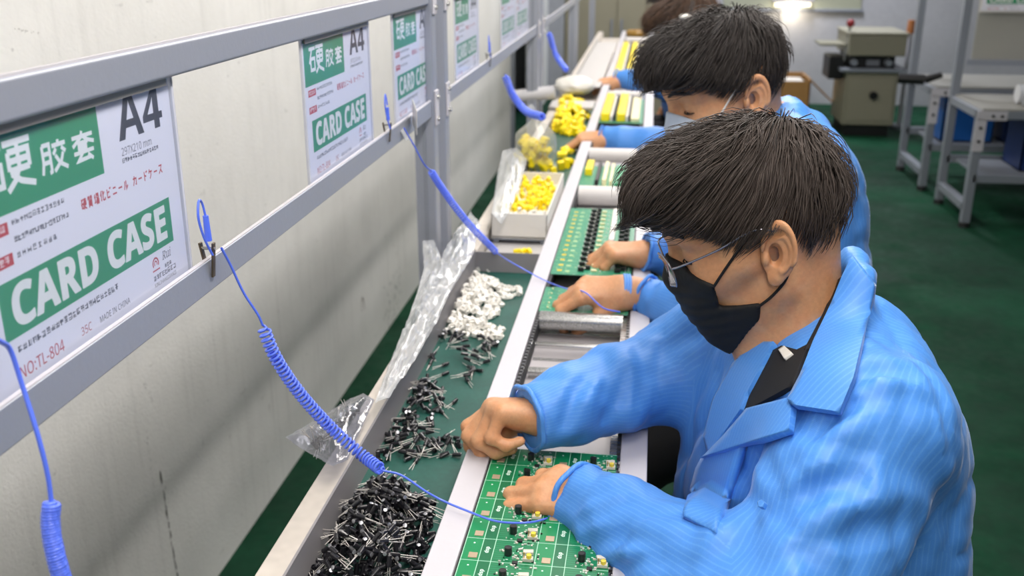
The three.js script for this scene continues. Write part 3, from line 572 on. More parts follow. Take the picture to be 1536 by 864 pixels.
  const sg = new THREE.BufferGeometry(); sg.setAttribute('position', new THREE.Float32BufferAttribute(pos, 3)); sg.setAttribute('normal', new THREE.Float32BufferAttribute(nor, 3)); sg.setAttribute('color', new THREE.Float32BufferAttribute(col, 3)); sg.setIndex(idx);
  const st = part('hair_strands', sg, M.hairStrand, hairMesh); st.userData.kind = 'stuff';
}
function makePerson(o) {
  const t = thing('person', o.label, 'person', 'workers along the line');
  const H = o.head = { E: o.ear, ...tangentFrame(o.yaw, o.pitch, o.roll ?? 0) }, { E, F, U, L } = H;
  const at = (f, u, s) => E.clone().addScaledVector(F, f).addScaledVector(U, u).addScaledVector(L, s);
  const hf = headField(H), cell = o.cell ?? 0;
  const throat = o.neck.clone().add(V(-0.04, -0.015, 0)), neck = [bone(at(-0.03, -0.015, 0), throat, 0.05, 0.055, 0.03), bone(at(0.02, -0.06, 0), throat.clone().add(V(-0.025, 0, 0)), 0.03, 0.042, 0.03)];
  const nf = union(neck), headAll = (x, y, z) => smin(hf(x, y, z), nf(x, y, z), 0.02);
  // ---- skin: head and neck, hands, and the limbs and trunk under the clothes, one mesh
  const geos = [];
  const hlo = E.clone().addScalar(-0.17), hhi = E.clone().addScalar(0.17); hlo.min(o.neck.clone().addScalar(-0.07)); hhi.max(o.neck.clone().addScalar(0.07));
  geos.push(meshField(headAll, hlo, hhi, cell ? 0.006 : 0.0023));
  for (const sd of [1, -1]) { const c = at(-0.008, 0.004, sd * 0.085); geos.push(meshField(earField(H, sd), c.clone().addScalar(-0.048), c.clone().addScalar(0.048), cell ? 0.004 : 0.0013)); }
  const hands = {};
  for (const side of ['L', 'R']) if (o.hand[side]) { const h = o.hand[side], hb = hands[side] = handBones(h.W, h.F, h.N, null, { ...h, thumb: side === 'L' ? -1 : 1 }); const [lo, hi] = bounds(hb.bones, 0.01); geos.push(meshField(union(hb.bones), lo, hi, cell ? 0.004 : 0.0026)); }
  const limb = [bone(o.neck, o.chest, 0.06, 0.09, 0.05), bone(o.chest, o.pelvis, 0.09, 0.1, 0.05), bone(o.shL, o.shR, 0.045, 0.045, 0.05), bone(o.shL, o.elL, 0.04, 0.024, 0.03), bone(o.elL, o.wrL, 0.022, 0.018, 0.02), bone(o.shR, o.elR, 0.04, 0.024, 0.03), bone(o.elR, o.wrR, 0.022, 0.018, 0.02)];
  for (const s of [1, -1]) { const hip = o.pelvis.clone().add(V(0, -0.02, s * 0.09)), knee = V(o.kneeX, Math.min(o.pelvis.y - 0.02, 0.785), hip.z + s * 0.02), foot = V(o.kneeX + 0.06, 0.09, knee.z); limb.push(bone(hip, knee, 0.07, 0.05, 0.04), bone(knee, foot, 0.045, 0.03, 0.02), bone(foot, foot.clone().add(V(-0.12, -0.05, 0)), 0.03, 0.025, 0.02)); }
  { const [lo, hi] = bounds(limb, 0.02); geos.push(meshField(union(limb), lo, hi, 0.014)); }
  part('body', metreUV(mergeGeometries(geos.map((g) => { g = g.toNonIndexed(); return g; }))), M.skin, t);
  // ---- face
  if (!o.faceless) {
    const eye = std(0xe8e4de, 0.25), iris = std(0x140d0a, 0.2), brow = std(0x120d0b, 0.7);
    for (const s of [1, -1]) {
      const c = at(0.0745, 0.0195, s * 0.031), g = new THREE.SphereGeometry(0.0122, 16, 12); g.translate(c.x, c.y, c.z); const e = part('eye', g, eye, t); const c2 = at(0.0825, 0.0145, s * 0.031), g2 = new THREE.SphereGeometry(0.0052, 12, 8); g2.translate(c2.x, c2.y, c2.z); part('iris', g2, iris, e);
      part('eyelashes', tube([at(0.082, 0.016, s * 0.018), at(0.0895, 0.0145, s * 0.027), at(0.0885, 0.0135, s * 0.036), at(0.08, 0.0135, s * 0.046)], 0.0011, 12, 5), brow, t);
      part('eyebrow', tube([at(0.1, 0.046, s * 0.012), at(0.0975, 0.051, s * 0.025), at(0.089, 0.051, s * 0.04), at(0.076, 0.046, s * 0.053)], 0.0026, 14, 6), brow, t);
    }
  }
  makeHair(o, t);
  const ears = { 1: earField(H, 1), [-1]: earField(H, -1) };
  const onHead = (f, u, s, off = 0.002) => { let d = 0.13; for (let i = 0; i < 60; i++) { const p = at(f, u, s * d), e = Math.min(headAll(p.x, p.y, p.z), ears[s](p.x, p.y, p.z)) - off; if (e < 0.0003) break; d -= e * 0.7; } return at(f, u, s * d); };
  if (o.mask) {
    const prof = [[0.135, 0.03], [0.112, 0.026], [0.088, 0.006], [0.066, -0.011], [0.068, -0.03], [0.07, -0.043], [0.05, -0.047], [0.026, -0.05], [0.034, -0.07], [0.05, -0.082], [0.08, -0.112], [0.12, -0.112], [0.15, -0.06]];
    const mf = (x, y, z) => { const dx = x - E.x, dy = y - E.y, dz = z - E.z, f = dx * F.x + dy * F.y + dz * F.z, u = dx * U.x + dy * U.y + dz * U.z, s = dx * L.x + dy * L.y + dz * L.z; return smax(smin(headAll(x, y, z) - 0.0035, ell(f - 0.066, u + 0.038, s, 0.048, 0.056, 0.048) + 0.0012 * Math.sin(u * 420), 0.02), polyDist(f, u, prof), 0.002); };
    const m = part('face_mask', metreUV(meshField(mf, E.clone().addScalar(-0.17), E.clone().addScalar(0.17), cell ? 0.006 : 0.003)), o.mask, t, o.maskLabel);
    for (const s of [1, -1]) part('ear_loop', tube([onHead(0.067, -0.013, s, 0.004), onHead(0.045, 0.006, s, 0.002), onHead(0.02, 0.024, s, 0.002), onHead(0.0, 0.037, s, 0.003), at(-0.018, 0.033, s * 0.078), at(-0.02, 0.005, s * 0.072), at(-0.01, -0.028, s * 0.07), onHead(0.012, -0.044, s, 0.002), onHead(0.032, -0.053, s, 0.004)], 0.0016, 60, 6), o.loop ?? o.mask, m);
  }
  if (o.glasses) {
    const metal = std(0x9a9aa2, 0.25, { metalness: 0.9 }), lens = phys(0xeef3f8, 0.03, { transmission: 0.95, thickness: 0, ior: 1.5 });
    const gl = new THREE.Group(); gl.name = 'eyeglasses'; gl.userData.label = 'thin silver metal eyeglasses'; t.add(gl);
    for (const s of [1, -1]) {
      const rim = [], N = 20; for (let i = 0; i < N; i++) { const a = i / N * Math.PI * 2, c = Math.cos(a), q = Math.sin(a), r = 1 / Math.pow(Math.abs(c) ** 3 + Math.abs(q) ** 3, 1 / 3); rim.push(at(0.113 - 0.012 * Math.abs(c * 0.6 + s * 0 + 0.3) * (c > 0 ? 1 : 0.2), 0.013 + 0.019 * q * r, s * (0.033 + 0.024 * c * r))); }
      part('rim', tube(rim, 0.0012, 60, 6, true), metal, gl);
      const c = rim.reduce((a, b) => a.add(b), V()).multiplyScalar(1 / N), lp = [c.x, c.y, c.z], li = []; rim.forEach((q, i) => { lp.push(q.x, q.y, q.z); li.push(0, 1 + i, 1 + (i + 1) % N); });
      const lg = new THREE.BufferGeometry(); lg.setAttribute('position', new THREE.Float32BufferAttribute(lp, 3)); lg.setIndex(li); lg.computeVertexNormals(); part('lens', lg, lens, gl);
      part('temple', tube([at(0.101, 0.02, s * 0.059), at(0.096, 0.022, s * 0.068), at(0.05, 0.027, s * 0.076), at(0.005, 0.036, s * 0.0835), at(-0.014, 0.028, s * 0.083)], 0.0013, 24, 6), metal, gl);
      part('nose_pad', (() => { const g = new THREE.SphereGeometry(0.004, 8, 6), q = at(0.106, 0.008, s * 0.011); g.translate(q.x, q.y, q.z); return g; })(), lens, gl);
    }
    part('bridge', tube([at(0.112, 0.018, 0.01), at(0.116, 0.021, 0), at(0.112, 0.018, -0.01)], 0.0012, 12, 6), metal, gl);
  }
  // ---- clothes
  const tr = limb.slice(7).map((b) => bone(b.a, b.b, b.ra * 1.15 + 0.008, b.rb * 1.15 + 0.012, 0.04)); tr.splice(2, 1); tr.splice(4, 1);
  { const [lo, hi] = bounds(tr, 0.02); part('trousers', metreUV(meshField(union(tr), lo, hi, 0.014)), M.trousers, t, 'black trousers'); }
  for (const s of [1, -1]) { const f = limb[s > 0 ? 9 : 12]; part('shoe', metreUV((() => { const b = [bone(f.a.clone().add(V(0, -0.045, 0)), f.b.clone().add(V(-0.03, -0.008, 0)), 0.038, 0.03, 0.02)]; const [lo, hi] = bounds(b, 0.01); return meshField(union(b), lo, hi, 0.01); })()), M.black, t); }
  const C = o.coat(o), tors = C.filter((b) => b.tag === 'torso'); for (const b of tors) { b.cx = o.chest.x; b.cz = o.chest.z; }
  const base = union(C), ends = ['L', 'R'].map((k) => { const wr = o['wr' + k], D = V().subVectors(wr, o['el' + k]).normalize(), r = o.cuffR?.[k] ?? 0.038, c = wr.clone().addScaledVector(D, 0.03); return { wr, D, r, c, hollow: bone(c.clone().addScaledVector(D, -0.004), c.clone().addScaledVector(D, 0.06), r - 0.018, r - 0.014) }; });
  const cut = (x, y, z) => { let d = -1; for (const e of ends) { const q = (x - e.wr.x) ** 2 + (y - e.wr.y) ** 2 + (z - e.wr.z) ** 2; if (q < 0.0081) d = Math.max(d, (x - e.c.x) * e.D.x + (y - e.c.y) * e.D.y + (z - e.c.z) * e.D.z, -segDist(x, y, z, e.hollow)); } return d; };
  const plainCoat = (x, y, z) => smax(base(x, y, z), cut(x, y, z), 0.003);
  const folds = []; for (const [pts, depth, width] of o.folds ?? []) { const q = pts.map(([x, y]) => hitField(plainCoat, x, y, 0)).filter(Boolean); for (let i = 1; i < q.length; i++) if (q[i].distanceTo(q[i - 1]) < 0.25) folds.push({ b: bone(q[i - 1], q[i], 0), depth, width: width * width }); }
  const coatField = (x, y, z) => {
    let d = plainCoat(x, y, z); if (Math.abs(d) > 0.05) return d;
    for (const { b, depth, width } of folds) { const e = segDist(x, y, z, b); if (e < 0.08) d += depth * Math.exp(-e * e / width); }
    const rg = 1 - Math.abs(2 * vnoise(x * 17 + 40, y * 13, z * 17 + 8) - 1), r2 = 1 - Math.abs(2 * vnoise(x * 34 + 4, y * 22 + 7, z * 34) - 1);
    return d + 0.006 * (vnoise(x * 22, y * 14, z * 22) - 0.5) + 0.0028 * (vnoise(x * 55 + 3, y * 30, z * 55) - 0.5) + 0.0045 * (Math.pow(rg, 5) - 0.2) + 0.002 * (Math.pow(r2, 4) - 0.2);
  };
  const [lo, hi] = bounds(C, 0.02);
  const coat = part('work_coat', boneUV(meshField(coatField, lo, hi, o.coatCell), C), M.coat, t, 'light blue pinstriped anti-static work coat');
  for (const [name, outline, off, thick, mat, lift] of o.pieces ?? []) part(name, drape(outline, plainCoat, off + 0.002, thick + 0.002, 3, lift), mat ?? M.coat, name === 'shirt' ? t : coat);
  for (const e of ends) {   // stitched hem round the open sleeve end
    const a = V().crossVectors(e.D, V(0.2, 1, 0.1)).normalize(), b = V().crossVectors(e.D, a), pts = []; for (let i = 0; i < 48; i++) { const q = i / 48 * Math.PI * 2, r = e.r - 0.002 + 0.0012 * Math.sin(q * 7) + 0.001 * Math.sin(q * 3 + 1); pts.push(e.c.clone().addScaledVector(a, Math.cos(q) * r).addScaledVector(b, Math.sin(q) * r)); }
    part('cuff', metreUV(tube(pts, 0.0034, 96, 8, true)), M.coat, coat);
  }
  return { t, coatField, coat, hands, headAll, at, onHead };
}
// ------------------------------------------------------------------ the four workers
const edgeA = [[-0.12, -0.035], [-0.052, -0.038], [-0.036, -0.03], [-0.03, 0.005], [-0.012, 0.034], [0.012, 0.036], [0.027, 0.024], [0.038, 0.012], [0.05, 0.041], [0.066, 0.056], [0.1, 0.064], [0.14, 0.06]];
function sleeveBones(sh, el, wr, r, k = 0.022) { const m = el.clone().lerp(wr, 0.45), n = el.clone().lerp(wr, 0.85); return [bone(sh, el, r[0], r[1], k, 'arm'), bone(el, m, r[1], r[2], 0.035, 'arm'), bone(m, n, r[2], (r[2] + r[3]) / 2, 0.02, 'arm'), bone(n, wr, (r[2] + r[3]) / 2, r[3], 0.012, 'arm'), bone(wr, wr.clone().addScaledVector(V().subVectors(wr, el).normalize(), 0.05), r[3], r[3] * 0.98, 0.008, 'arm')]; }
function coatTrunk(o, w) {
  const b = [], side = V().subVectors(o.shL, o.shR).normalize(), mid = (t) => o.neck.clone().lerp(o.pelvis, t);
  const add = (p, q, ra, rb, k = 0.07) => b.push(bone(p, q, ra, rb, k, 'torso'));
  add(o.shL.clone().addScaledVector(side, -0.03), o.shR.clone().addScaledVector(side, 0.03), w[0], w[0]);
  add(o.shL.clone().addScaledVector(side, -0.05), o.neck.clone().add(V(0.02, -0.02, 0)), 0.06, 0.058, 0.05); add(o.shR.clone().addScaledVector(side, 0.05), o.neck.clone().add(V(0.02, -0.02, 0)), 0.06, 0.058, 0.05);
  for (const [t, hw, r, fx] of [[0.2, 0.09, w[1], 0.0], [0.45, 0.085, w[2], -0.008], [0.7, 0.085, w[3], -0.025], [1.0, 0.1, w[4], -0.035], [0.3, 0.08, w[1], -0.04], [0.5, 0.085, w[2], -0.055], [0.75, 0.09, w[3], -0.07]]) { const c = mid(t).add(V(fx, 0, 0)); add(c.clone().addScaledVector(side, hw), c.clone().addScaledVector(side, -hw), r, r); }
  const n = o.neck, sh = o.stand ?? 0.085; add(n.clone().add(V(0.02, sh, 0.032)), n.clone().add(V(0.022, sh, -0.04)), 0.011, 0.011, 0.02);
  for (const s of [1, -1]) { add(n.clone().add(V(0.02, sh, s * 0.032)), n.clone().add(V(-0.012, 0.015, s * 0.08)), 0.011, 0.015, 0.02); add(n.clone().add(V(0.02, sh, s * 0.03)), n.clone().add(V(0.012, 0.0, s * 0.05)), 0.011, 0.022, 0.025); }
  return b;
}
const HAIR = { label: 'thick dark brown mop of hair', puff: -0.013, front: [0.072, 0.096, 0.05, 0.034], edge: edgeA, crown: [-0.075, 0.13, -0.03], comb: 0.45, messy: 1.0, flick: 0.4, step: 0.0085, count: 8500, hang: 0.012, seed: 5, color: [0.045, 0.033, 0.027] };
const person1 = makePerson({
  label: 'worker in black face mask and metal glasses wearing light blue coat',
  ear: V(0.134, 1.334, -1.105), yaw: 0, pitch: 0.42, roll: 0,
  neck: V(0.22, 1.215, -1.1), chest: V(0.225, 1.1, -1.1), pelvis: V(0.29, 0.8, -1.1), kneeX: -0.02,
  shL: V(0.235, 1.175, -0.945), elL: PZ(1165, 930, -0.82), wrL: PZ(893, 763, -0.985),
  shR: V(0.165, 1.185, -1.27), elR: PZ(1015, 556, -1.25), wrR: PY(822, 617, 1.087),
  cuffR: { L: 0.043, R: 0.043 },
  hand: {
    L: { W: PZ(922, 760, -0.987), F: V(-0.93, 0.1, -0.2), N: V(0.05, 1, 0.45), scale: 0.94, curl: [[0.5, 1.35, 0.8], [0.55, 1.45, 0.9], [0.6, 1.5, 0.9], [0.65, 1.5, 0.9]], spread: [0.06, 0.01, -0.04, -0.1], th: [0.8, 0.15, -0.7, 0.7, -0.1, -0.7, 0.5, -0.3, -0.8] },
    R: { W: PY(842, 620, 1.087), F: V(-0.97, 0.04, 0.12), N: V(-0.1, 1, -0.3), scale: 0.98, curl: [[0.7, 1.0, 0.4], [0.95, 1.3, 0.7], [1.1, 1.5, 0.8], [1.2, 1.5, 0.8]], spread: [0.03, 0, -0.02, -0.05], th: [0.9, 0.35, -0.4, 0.85, -0.05, -0.65, 0.6, -0.2, -0.8] },
  },
  hair: HAIR, mask: M.maskBlack, maskLabel: 'black face mask', glasses: true, coatCell: 0.006,
  coat: (o) => [...coatTrunk(o, [0.062, 0.1, 0.105, 0.12, 0.14]), ...sleeveBones(o.shL, o.elL, o.wrL, [0.088, 0.074, 0.06, 0.043]), ...sleeveBones(o.shR, o.elR, o.wrR, [0.085, 0.066, 0.056, 0.044])],
  folds: [
    [[[1172, 770], [1215, 742], [1275, 722]], 0.016, 0.014], [[[1180, 800], [1240, 765], [1300, 750]], -0.01, 0.02], [[[1060, 842], [1110, 812], [1170, 785]], 0.012, 0.013], [[[1190, 735], [1225, 690], [1265, 668]], -0.008, 0.02],
    [[[1289, 566], [1325, 552], [1363, 559]], 0.011, 0.01], [[[1285, 585], [1325, 572], [1368, 575]], -0.006, 0.01], [[[1348, 495], [1363, 531], [1389, 554], [1414, 600], [1424, 643], [1432, 690]], 0.005, 0.006], [[[1342, 720], [1345, 666], [1356, 607], [1366, 575]], 0.004, 0.005], [[[1221, 656], [1250, 628], [1277, 607]], 0.009, 0.009], [[[1232, 672], [1265, 645], [1300, 625]], -0.005, 0.012], [[[1300, 500], [1335, 512], [1350, 530]], 0.005, 0.008], [[[1200, 700], [1240, 680], [1310, 676]], 0.005, 0.012], [[[1230, 850], [1300, 800], [1380, 780]], 0.009, 0.016], [[[1200, 864], [1260, 830], [1330, 812]], -0.006, 0.014], [[[1350, 700], [1400, 720], [1425, 780]], 0.008, 0.016],
    [[[872, 785], [905, 765], [940, 750]], 0.008, 0.009], [[[880, 815], [930, 805], [985, 815]], 0.007, 0.01], [[[860, 760], [900, 738], [930, 728]], 0.006, 0.008], [[[930, 850], [985, 835], [1030, 848]], 0.008, 0.01], [[[900, 840], [940, 830], [990, 825]], -0.005, 0.01],
    [[[846, 636], [866, 588], [892, 553]], 0.009, 0.009], [[[860, 645], [878, 600], [905, 560]], -0.006, 0.012], [[[911, 629], [929, 599], [941, 559]], 0.012, 0.01], [[[905, 529], [911, 559], [908, 590]], 0.007, 0.009], [[[960, 600], [968, 560], [960, 520]], 0.009, 0.011], [[[985, 560], [1000, 520], [1040, 500]], 0.01, 0.012],
    [[[1100, 690], [1130, 760], [1120, 840]], 0.007, 0.014], [[[1060, 730], [1070, 800], [1050, 850]], -0.006, 0.014], [[[1150, 690], [1165, 740]], 0.006, 0.01], [[[1075, 560], [1060, 620], [1020, 690]], 0.008, 0.012],
  ],
  pieces: [
    ['shirt', [[1172, 518], [1195, 524], [1213, 515], [1188, 578], [1119, 616], [1112, 610], [1118, 593], [1150, 530]], 0.002, 0.004, M.shirt],
    ['shirt', [[1256, 420], [1263, 414], [1252, 455], [1224, 512], [1206, 524], [1234, 470]], 0.003, 0.004, M.shirt],
    ['undershirt', [[1167, 524], [1176, 538], [1188, 529], [1176, 518]], 0.005, 0.003, M.plasticWhite],
    ['placket', [[1051, 687], [1043, 702], [1024, 768], [1072, 796], [1112, 668]], 0.005, 0.006],
    ['lapel', [[1160, 512], [1150, 533], [1118, 593], [1110, 615], [1085, 650], [1062, 684], [1054, 655], [1068, 600], [1098, 545], [1130, 512]], 0.006, 0.006],
    ['lapel', [[1182, 596], [1187, 609], [1183, 645], [1051, 687], [1085, 652], [1119, 612]], 0.009, 0.006],
    ['collar', [[1278, 381], [1315, 428], [1306, 470], [1298, 492], [1281, 565], [1259, 618], [1187, 607], [1180, 598], [1200, 560], [1219, 511], [1247, 453], [1262, 415]], 0.012, 0.007],
    ['button', [[1136, 752], [1142, 749], [1147, 754], [1144, 761], [1137, 760]], 0.004, 0.003],
  ],
});
function shifted(d, extra) {   // the same build, moved along the line
  const P = (x, y, z) => V(x, y, z).add(d);
  return { neck: P(0.22, 1.215, -1.1), chest: P(0.225, 1.1, -1.1), pelvis: P(0.29, 0.8, -1.1), kneeX: -0.02, shL: P(0.235, 1.175, -0.945), shR: P(0.165, 1.185, -1.255), coat: (o) => [...coatTrunk(o, [0.062, 0.1, 0.105, 0.12, 0.14]), ...sleeveBones(o.shL, o.elL, o.wrL, [0.085, 0.07, 0.056, 0.038]), ...sleeveBones(o.shR, o.elR, o.wrR, [0.085, 0.066, 0.054, 0.038])], ...extra };
}
const person2 = makePerson(shifted(V(-0.005, 0.125, -0.6), { stand: 0.045,
  label: 'worker in pale face mask with blue wrist band, black hair',
  ear: PZ(1125, 152, -1.6).add(V(-0.026, 0, -0.07)), yaw: 0.35, pitch: 0.42, roll: 0,
  elL: PZ(1075, 490, -1.6), wrL: PZ(990, 452, -1.66), elR: PZ(1130, 400, -1.95), wrR: PZ(990, 380, -1.9),
  hand: {
    L: { W: PZ(945, 436, -1.67), F: V(-0.95, 0.0, 0.1), N: V(-0.1, 1, 0.3), curl: [[0.6, 0.9, 0.5], [0.7, 1.0, 0.6], [0.75, 1.1, 0.6], [0.75, 1.1, 0.6]], spread: [0.05, 0, -0.03, -0.08], th: [0.8, 0.4, -0.5, 0.8, 0.1, -0.6, 0.6, -0.2, -0.8] },
    R: { W: PZ(980, 380, -1.91), F: V(-0.98, 0.02, 0.1), N: V(-0.1, 1, 0.1), curl: [[0.7, 1.1, 0.6], [0.8, 1.2, 0.7], [0.9, 1.25, 0.7], [0.9, 1.25, 0.7]], th: [0.85, 0.4, -0.4, 0.85, 0, -0.5, 0.8, -0.2, -0.6] },
  },
  hair: { ...HAIR, label: 'layered black hair', seed: 9, color: [0.022, 0.017, 0.015], messy: 1.0, flick: 0.5, step: 0.0078, count: 4600, front: [0.075, 0.088, 0.05, 0.04] }, mask: M.maskPale, maskLabel: 'pale grey face mask', loop: M.plasticWhite, coatCell: 0.008,
  folds: [[[[1225, 205], [1240, 230], [1290, 330]], 0.008, 0.014], [[[1195, 190], [1215, 215]], 0.006, 0.01], [[[950, 470], [975, 440], [990, 415]], 0.008, 0.009], [[[975, 490], [1000, 450]], 0.008, 0.01]],
  pieces: [['collar', [[1176, 165], [1196, 168], [1236, 200], [1228, 222], [1205, 215], [1180, 195]], 0.01, 0.006]],
}));
const person3 = makePerson(shifted(V(0.0, 0.055, -2.15), { stand: 0.045,
  label: 'brown haired worker partly hidden behind the black haired worker', cell: 1, faceless: false,
  ear: PZ(1042, 55, -3.22).add(V(0, 0, -0.07)), yaw: 0.1, pitch: 0.5, roll: 0,
  elL: PZ(1030, 225, -3.2), wrL: PZ(915, 208, -3.25), elR: V(0.23, 1.02, -3.56), wrR: V(0.14, 0.93, -3.44),
  hand: { L: { W: PZ(911, 207, -3.25), F: V(-0.95, 0.0, 0.1), N: V(-0.1, 1, 0.2), curl: [[0.6, 0.9, 0.5], [0.7, 1.0, 0.6], [0.75, 1.1, 0.6], [0.75, 1.1, 0.6]], th: [0.8, 0.4, -0.5, 0.8, 0.1, -0.6, 0.6, -0.2, -0.8] }, R: { W: V(0.13, 0.925, -3.43), F: V(-0.6, -0.5, 0.6), N: V(-0.3, 1, 0.2), curl: [[0.3, 0.5, 0.3], [0.35, 0.5, 0.3], [0.4, 0.5, 0.3], [0.45, 0.5, 0.3]], th: [0.8, 0.4, -0.3, 0.9, 0.1, -0.3, 0.9, 0, -0.3] } },
  hair: { ...HAIR, label: 'warm brown hair', seed: 13, color: [0.07, 0.036, 0.02], count: 1500, step: 0.01 }, mask: M.maskPale, loop: M.plasticWhite, coatCell: 0.012,
}));
{ const g = new THREE.SphereGeometry(0.012, 10, 8); g.scale(1.6, 0.6, 0.8); const q = PZ(1028, 25, -3.12); g.translate(q.x, q.y, q.z); part('hair_clip', g, M.plasticWhite, person3.t, 'white hair clip'); }
const person4 = makePerson(shifted(V(0.0, 0.03, -3.6), { stand: 0.045,
  label: 'farthest worker reaching over the conveyor, only sleeve and hand showing', cell: 1, faceless: false,
  ear: V(0.13, 1.37, -4.7), yaw: 0, pitch: 0.45, roll: 0,
  elL: PZ(1010, 130, -4.5), wrL: PZ(934, 118, -4.6), elR: V(0.23, 1.02, -5.0), wrR: V(0.14, 0.93, -4.88),
  hand: { L: { W: PZ(929, 121, -4.6), F: V(-0.95, -0.1, 0.1), N: V(-0.1, 1, 0.2), curl: [[0.7, 0.9, 0.5], [0.8, 1.0, 0.6], [0.85, 1.1, 0.6], [0.85, 1.1, 0.6]], th: [0.8, 0.4, -0.5, 0.8, 0.1, -0.6, 0.6, -0.2, -0.8] }, R: { W: V(0.13, 0.925, -4.87), F: V(-0.6, -0.5, 0.6), N: V(-0.3, 1, 0.2), curl: [[0.3, 0.5, 0.3], [0.35, 0.5, 0.3], [0.4, 0.5, 0.3], [0.45, 0.5, 0.3]], th: [0.8, 0.4, -0.3, 0.9, 0.1, -0.3, 0.9, 0, -0.3] } },
  hair: { ...HAIR, label: 'black hair', seed: 15, color: [0.03, 0.02, 0.016], count: 1000, step: 0.01 }, mask: M.maskPale, loop: M.plasticWhite, coatCell: 0.013,
}));
// ------------------------------------------------------------------ circuit board panels on the conveyor
const BX0 = -0.176, BX1 = -0.02, BY = BENCH + 0.0035;
const G = {   // shared small shapes
  pad: new RoundedBoxGeometry(0.0095, 0.0012, 0.0095, 1, 0.0004), can: new THREE.CylinderGeometry(0.0042, 0.0042, 0.009, 14), canTop: new THREE.CylinderGeometry(0.0036, 0.0036, 0.0006, 14), chip: new RoundedBoxGeometry(0.006, 0.0022, 0.005, 1, 0.0004),
  small: new THREE.BoxGeometry(0.003, 0.0014, 0.0018), base: new RoundedBoxGeometry(0.011, 0.004, 0.006, 1, 0.0005), button: new THREE.CylinderGeometry(0.0028, 0.0031, 0.004, 12), pin: new THREE.CylinderGeometry(0.0006, 0.0006, 0.009, 6), dot: new THREE.CylinderGeometry(0.0018, 0.0018, 0.0016, 8),
  ic: new RoundedBoxGeometry(0.012, 0.008, 0.007, 1, 0.0006),
};
const boardCanvas = (rows, kind) => canvasTexture(512, rows * 128, (x, w, h) => {
  seed(300 + rows * 7 + kind.length); x.fillStyle = kind === 'module' ? '#12744a' : '#2f8a68'; x.fillRect(0, 0, w, h);
  const mw = w / 2, mh = 128;
  for (let r = 0; r < rows; r++) for (let c = 0; c < 2; c++) {
    const X = c * mw, Y = r * mh; x.save(); x.translate(X, Y);
    if (kind === 'module') {
      x.fillStyle = '#0d8550'; x.fillRect(4, 4, 58, mh - 8); x.fillStyle = '#0e6842'; x.fillRect(66, 4, 40, mh - 8);
      x.strokeStyle = '#bfe6cf'; x.lineWidth = 2.5; x.beginPath(); x.moveTo(2, 0); x.lineTo(2, mh); x.moveTo(64, 0); x.lineTo(64, mh); x.moveTo(108, 0); x.lineTo(108, mh); x.moveTo(0, 2); x.lineTo(mw, 2); x.stroke();
      x.fillStyle = '#e7f4ec'; x.save(); x.translate(92, 84); x.rotate(-Math.PI / 2); x.font = 'bold 22px sans-serif'; x.fillText('dsp', 0, 0); x.restore();
      x.strokeStyle = '#2c9a6c'; x.lineWidth = 1.6; for (let k = 0; k < 9; k++) { const y = 14 + k * 12; x.beginPath(); x.moveTo(112, y); x.lineTo(140 + 40 * rnd(), y); x.lineTo(170 + 30 * rnd(), y + 8); x.lineTo(mw - 8, y + 8 * rnd()); x.stroke(); }
      x.fillStyle = '#d9ebe0'; for (let k = 0; k < 26; k++) x.fillRect(150 + 95 * rnd(), 8 + 110 * rnd(), 3 + 6 * rnd(), 2 + 4 * rnd());
      x.fillStyle = '#eaf6ef'; x.beginPath(); x.arc(34, 30, 3.5, 0, 7); x.fill();
    } else {
      x.strokeStyle = '#7fbfa2'; x.lineWidth = 1.6; for (let k = 0; k < 4; k++) { x.beginPath(); x.moveTo(0, k * 32); x.lineTo(mw, k * 32); x.stroke(); } x.strokeRect(2, 0, mw - 4, mh);
      x.fillStyle = '#c9cf86'; for (let k = 0; k < 14; k++) x.fillRect(mw * rnd(), mh * rnd(), 7, 5);
      x.fillStyle = '#dcebe2'; for (let k = 0; k < 10; k++) x.fillRect(mw * rnd(), mh * rnd(), 4, 3);
    }
    x.restore();
  }
});
function boardBase(z0, z1, kind, label, rows) {
  const t = thing('circuit_board', label, 'circuit board', 'board panels on the conveyor', V((BX0 + BX1) / 2, BY, (z0 + z1) / 2)), w = BX1 - BX0, d = z0 - z1;
  const g = new THREE.BoxGeometry(w, 0.0018, d), p = g.attributes.position, uv = g.attributes.uv; for (let i = 0; i < p.count; i++) uv.setXY(i, p.getX(i) / w + 0.5, 0.5 - p.getZ(i) / d);
  part('board', g, std(0xffffff, 0.35, { map: boardCanvas(rows, kind) }), t, 'green printed board'); return t;
}
function put(name, geo, mat, t, x, y, z, ry = 0) { const m = part(name, geo, mat, t); m.position.set(x, y, z); m.rotation.y = ry; return m; }
const padMat = std(0xb9a58c, 0.4, { metalness: 0.4 }), smd = std(0xcfcabd, 0.4), ledYellow = phys(0xe8cf4a, 0.25, { clearcoat: 0.5 }), boardGreen = std(0x15905f, 0.4), ivory = std(0xe9e2b4, 0.45);
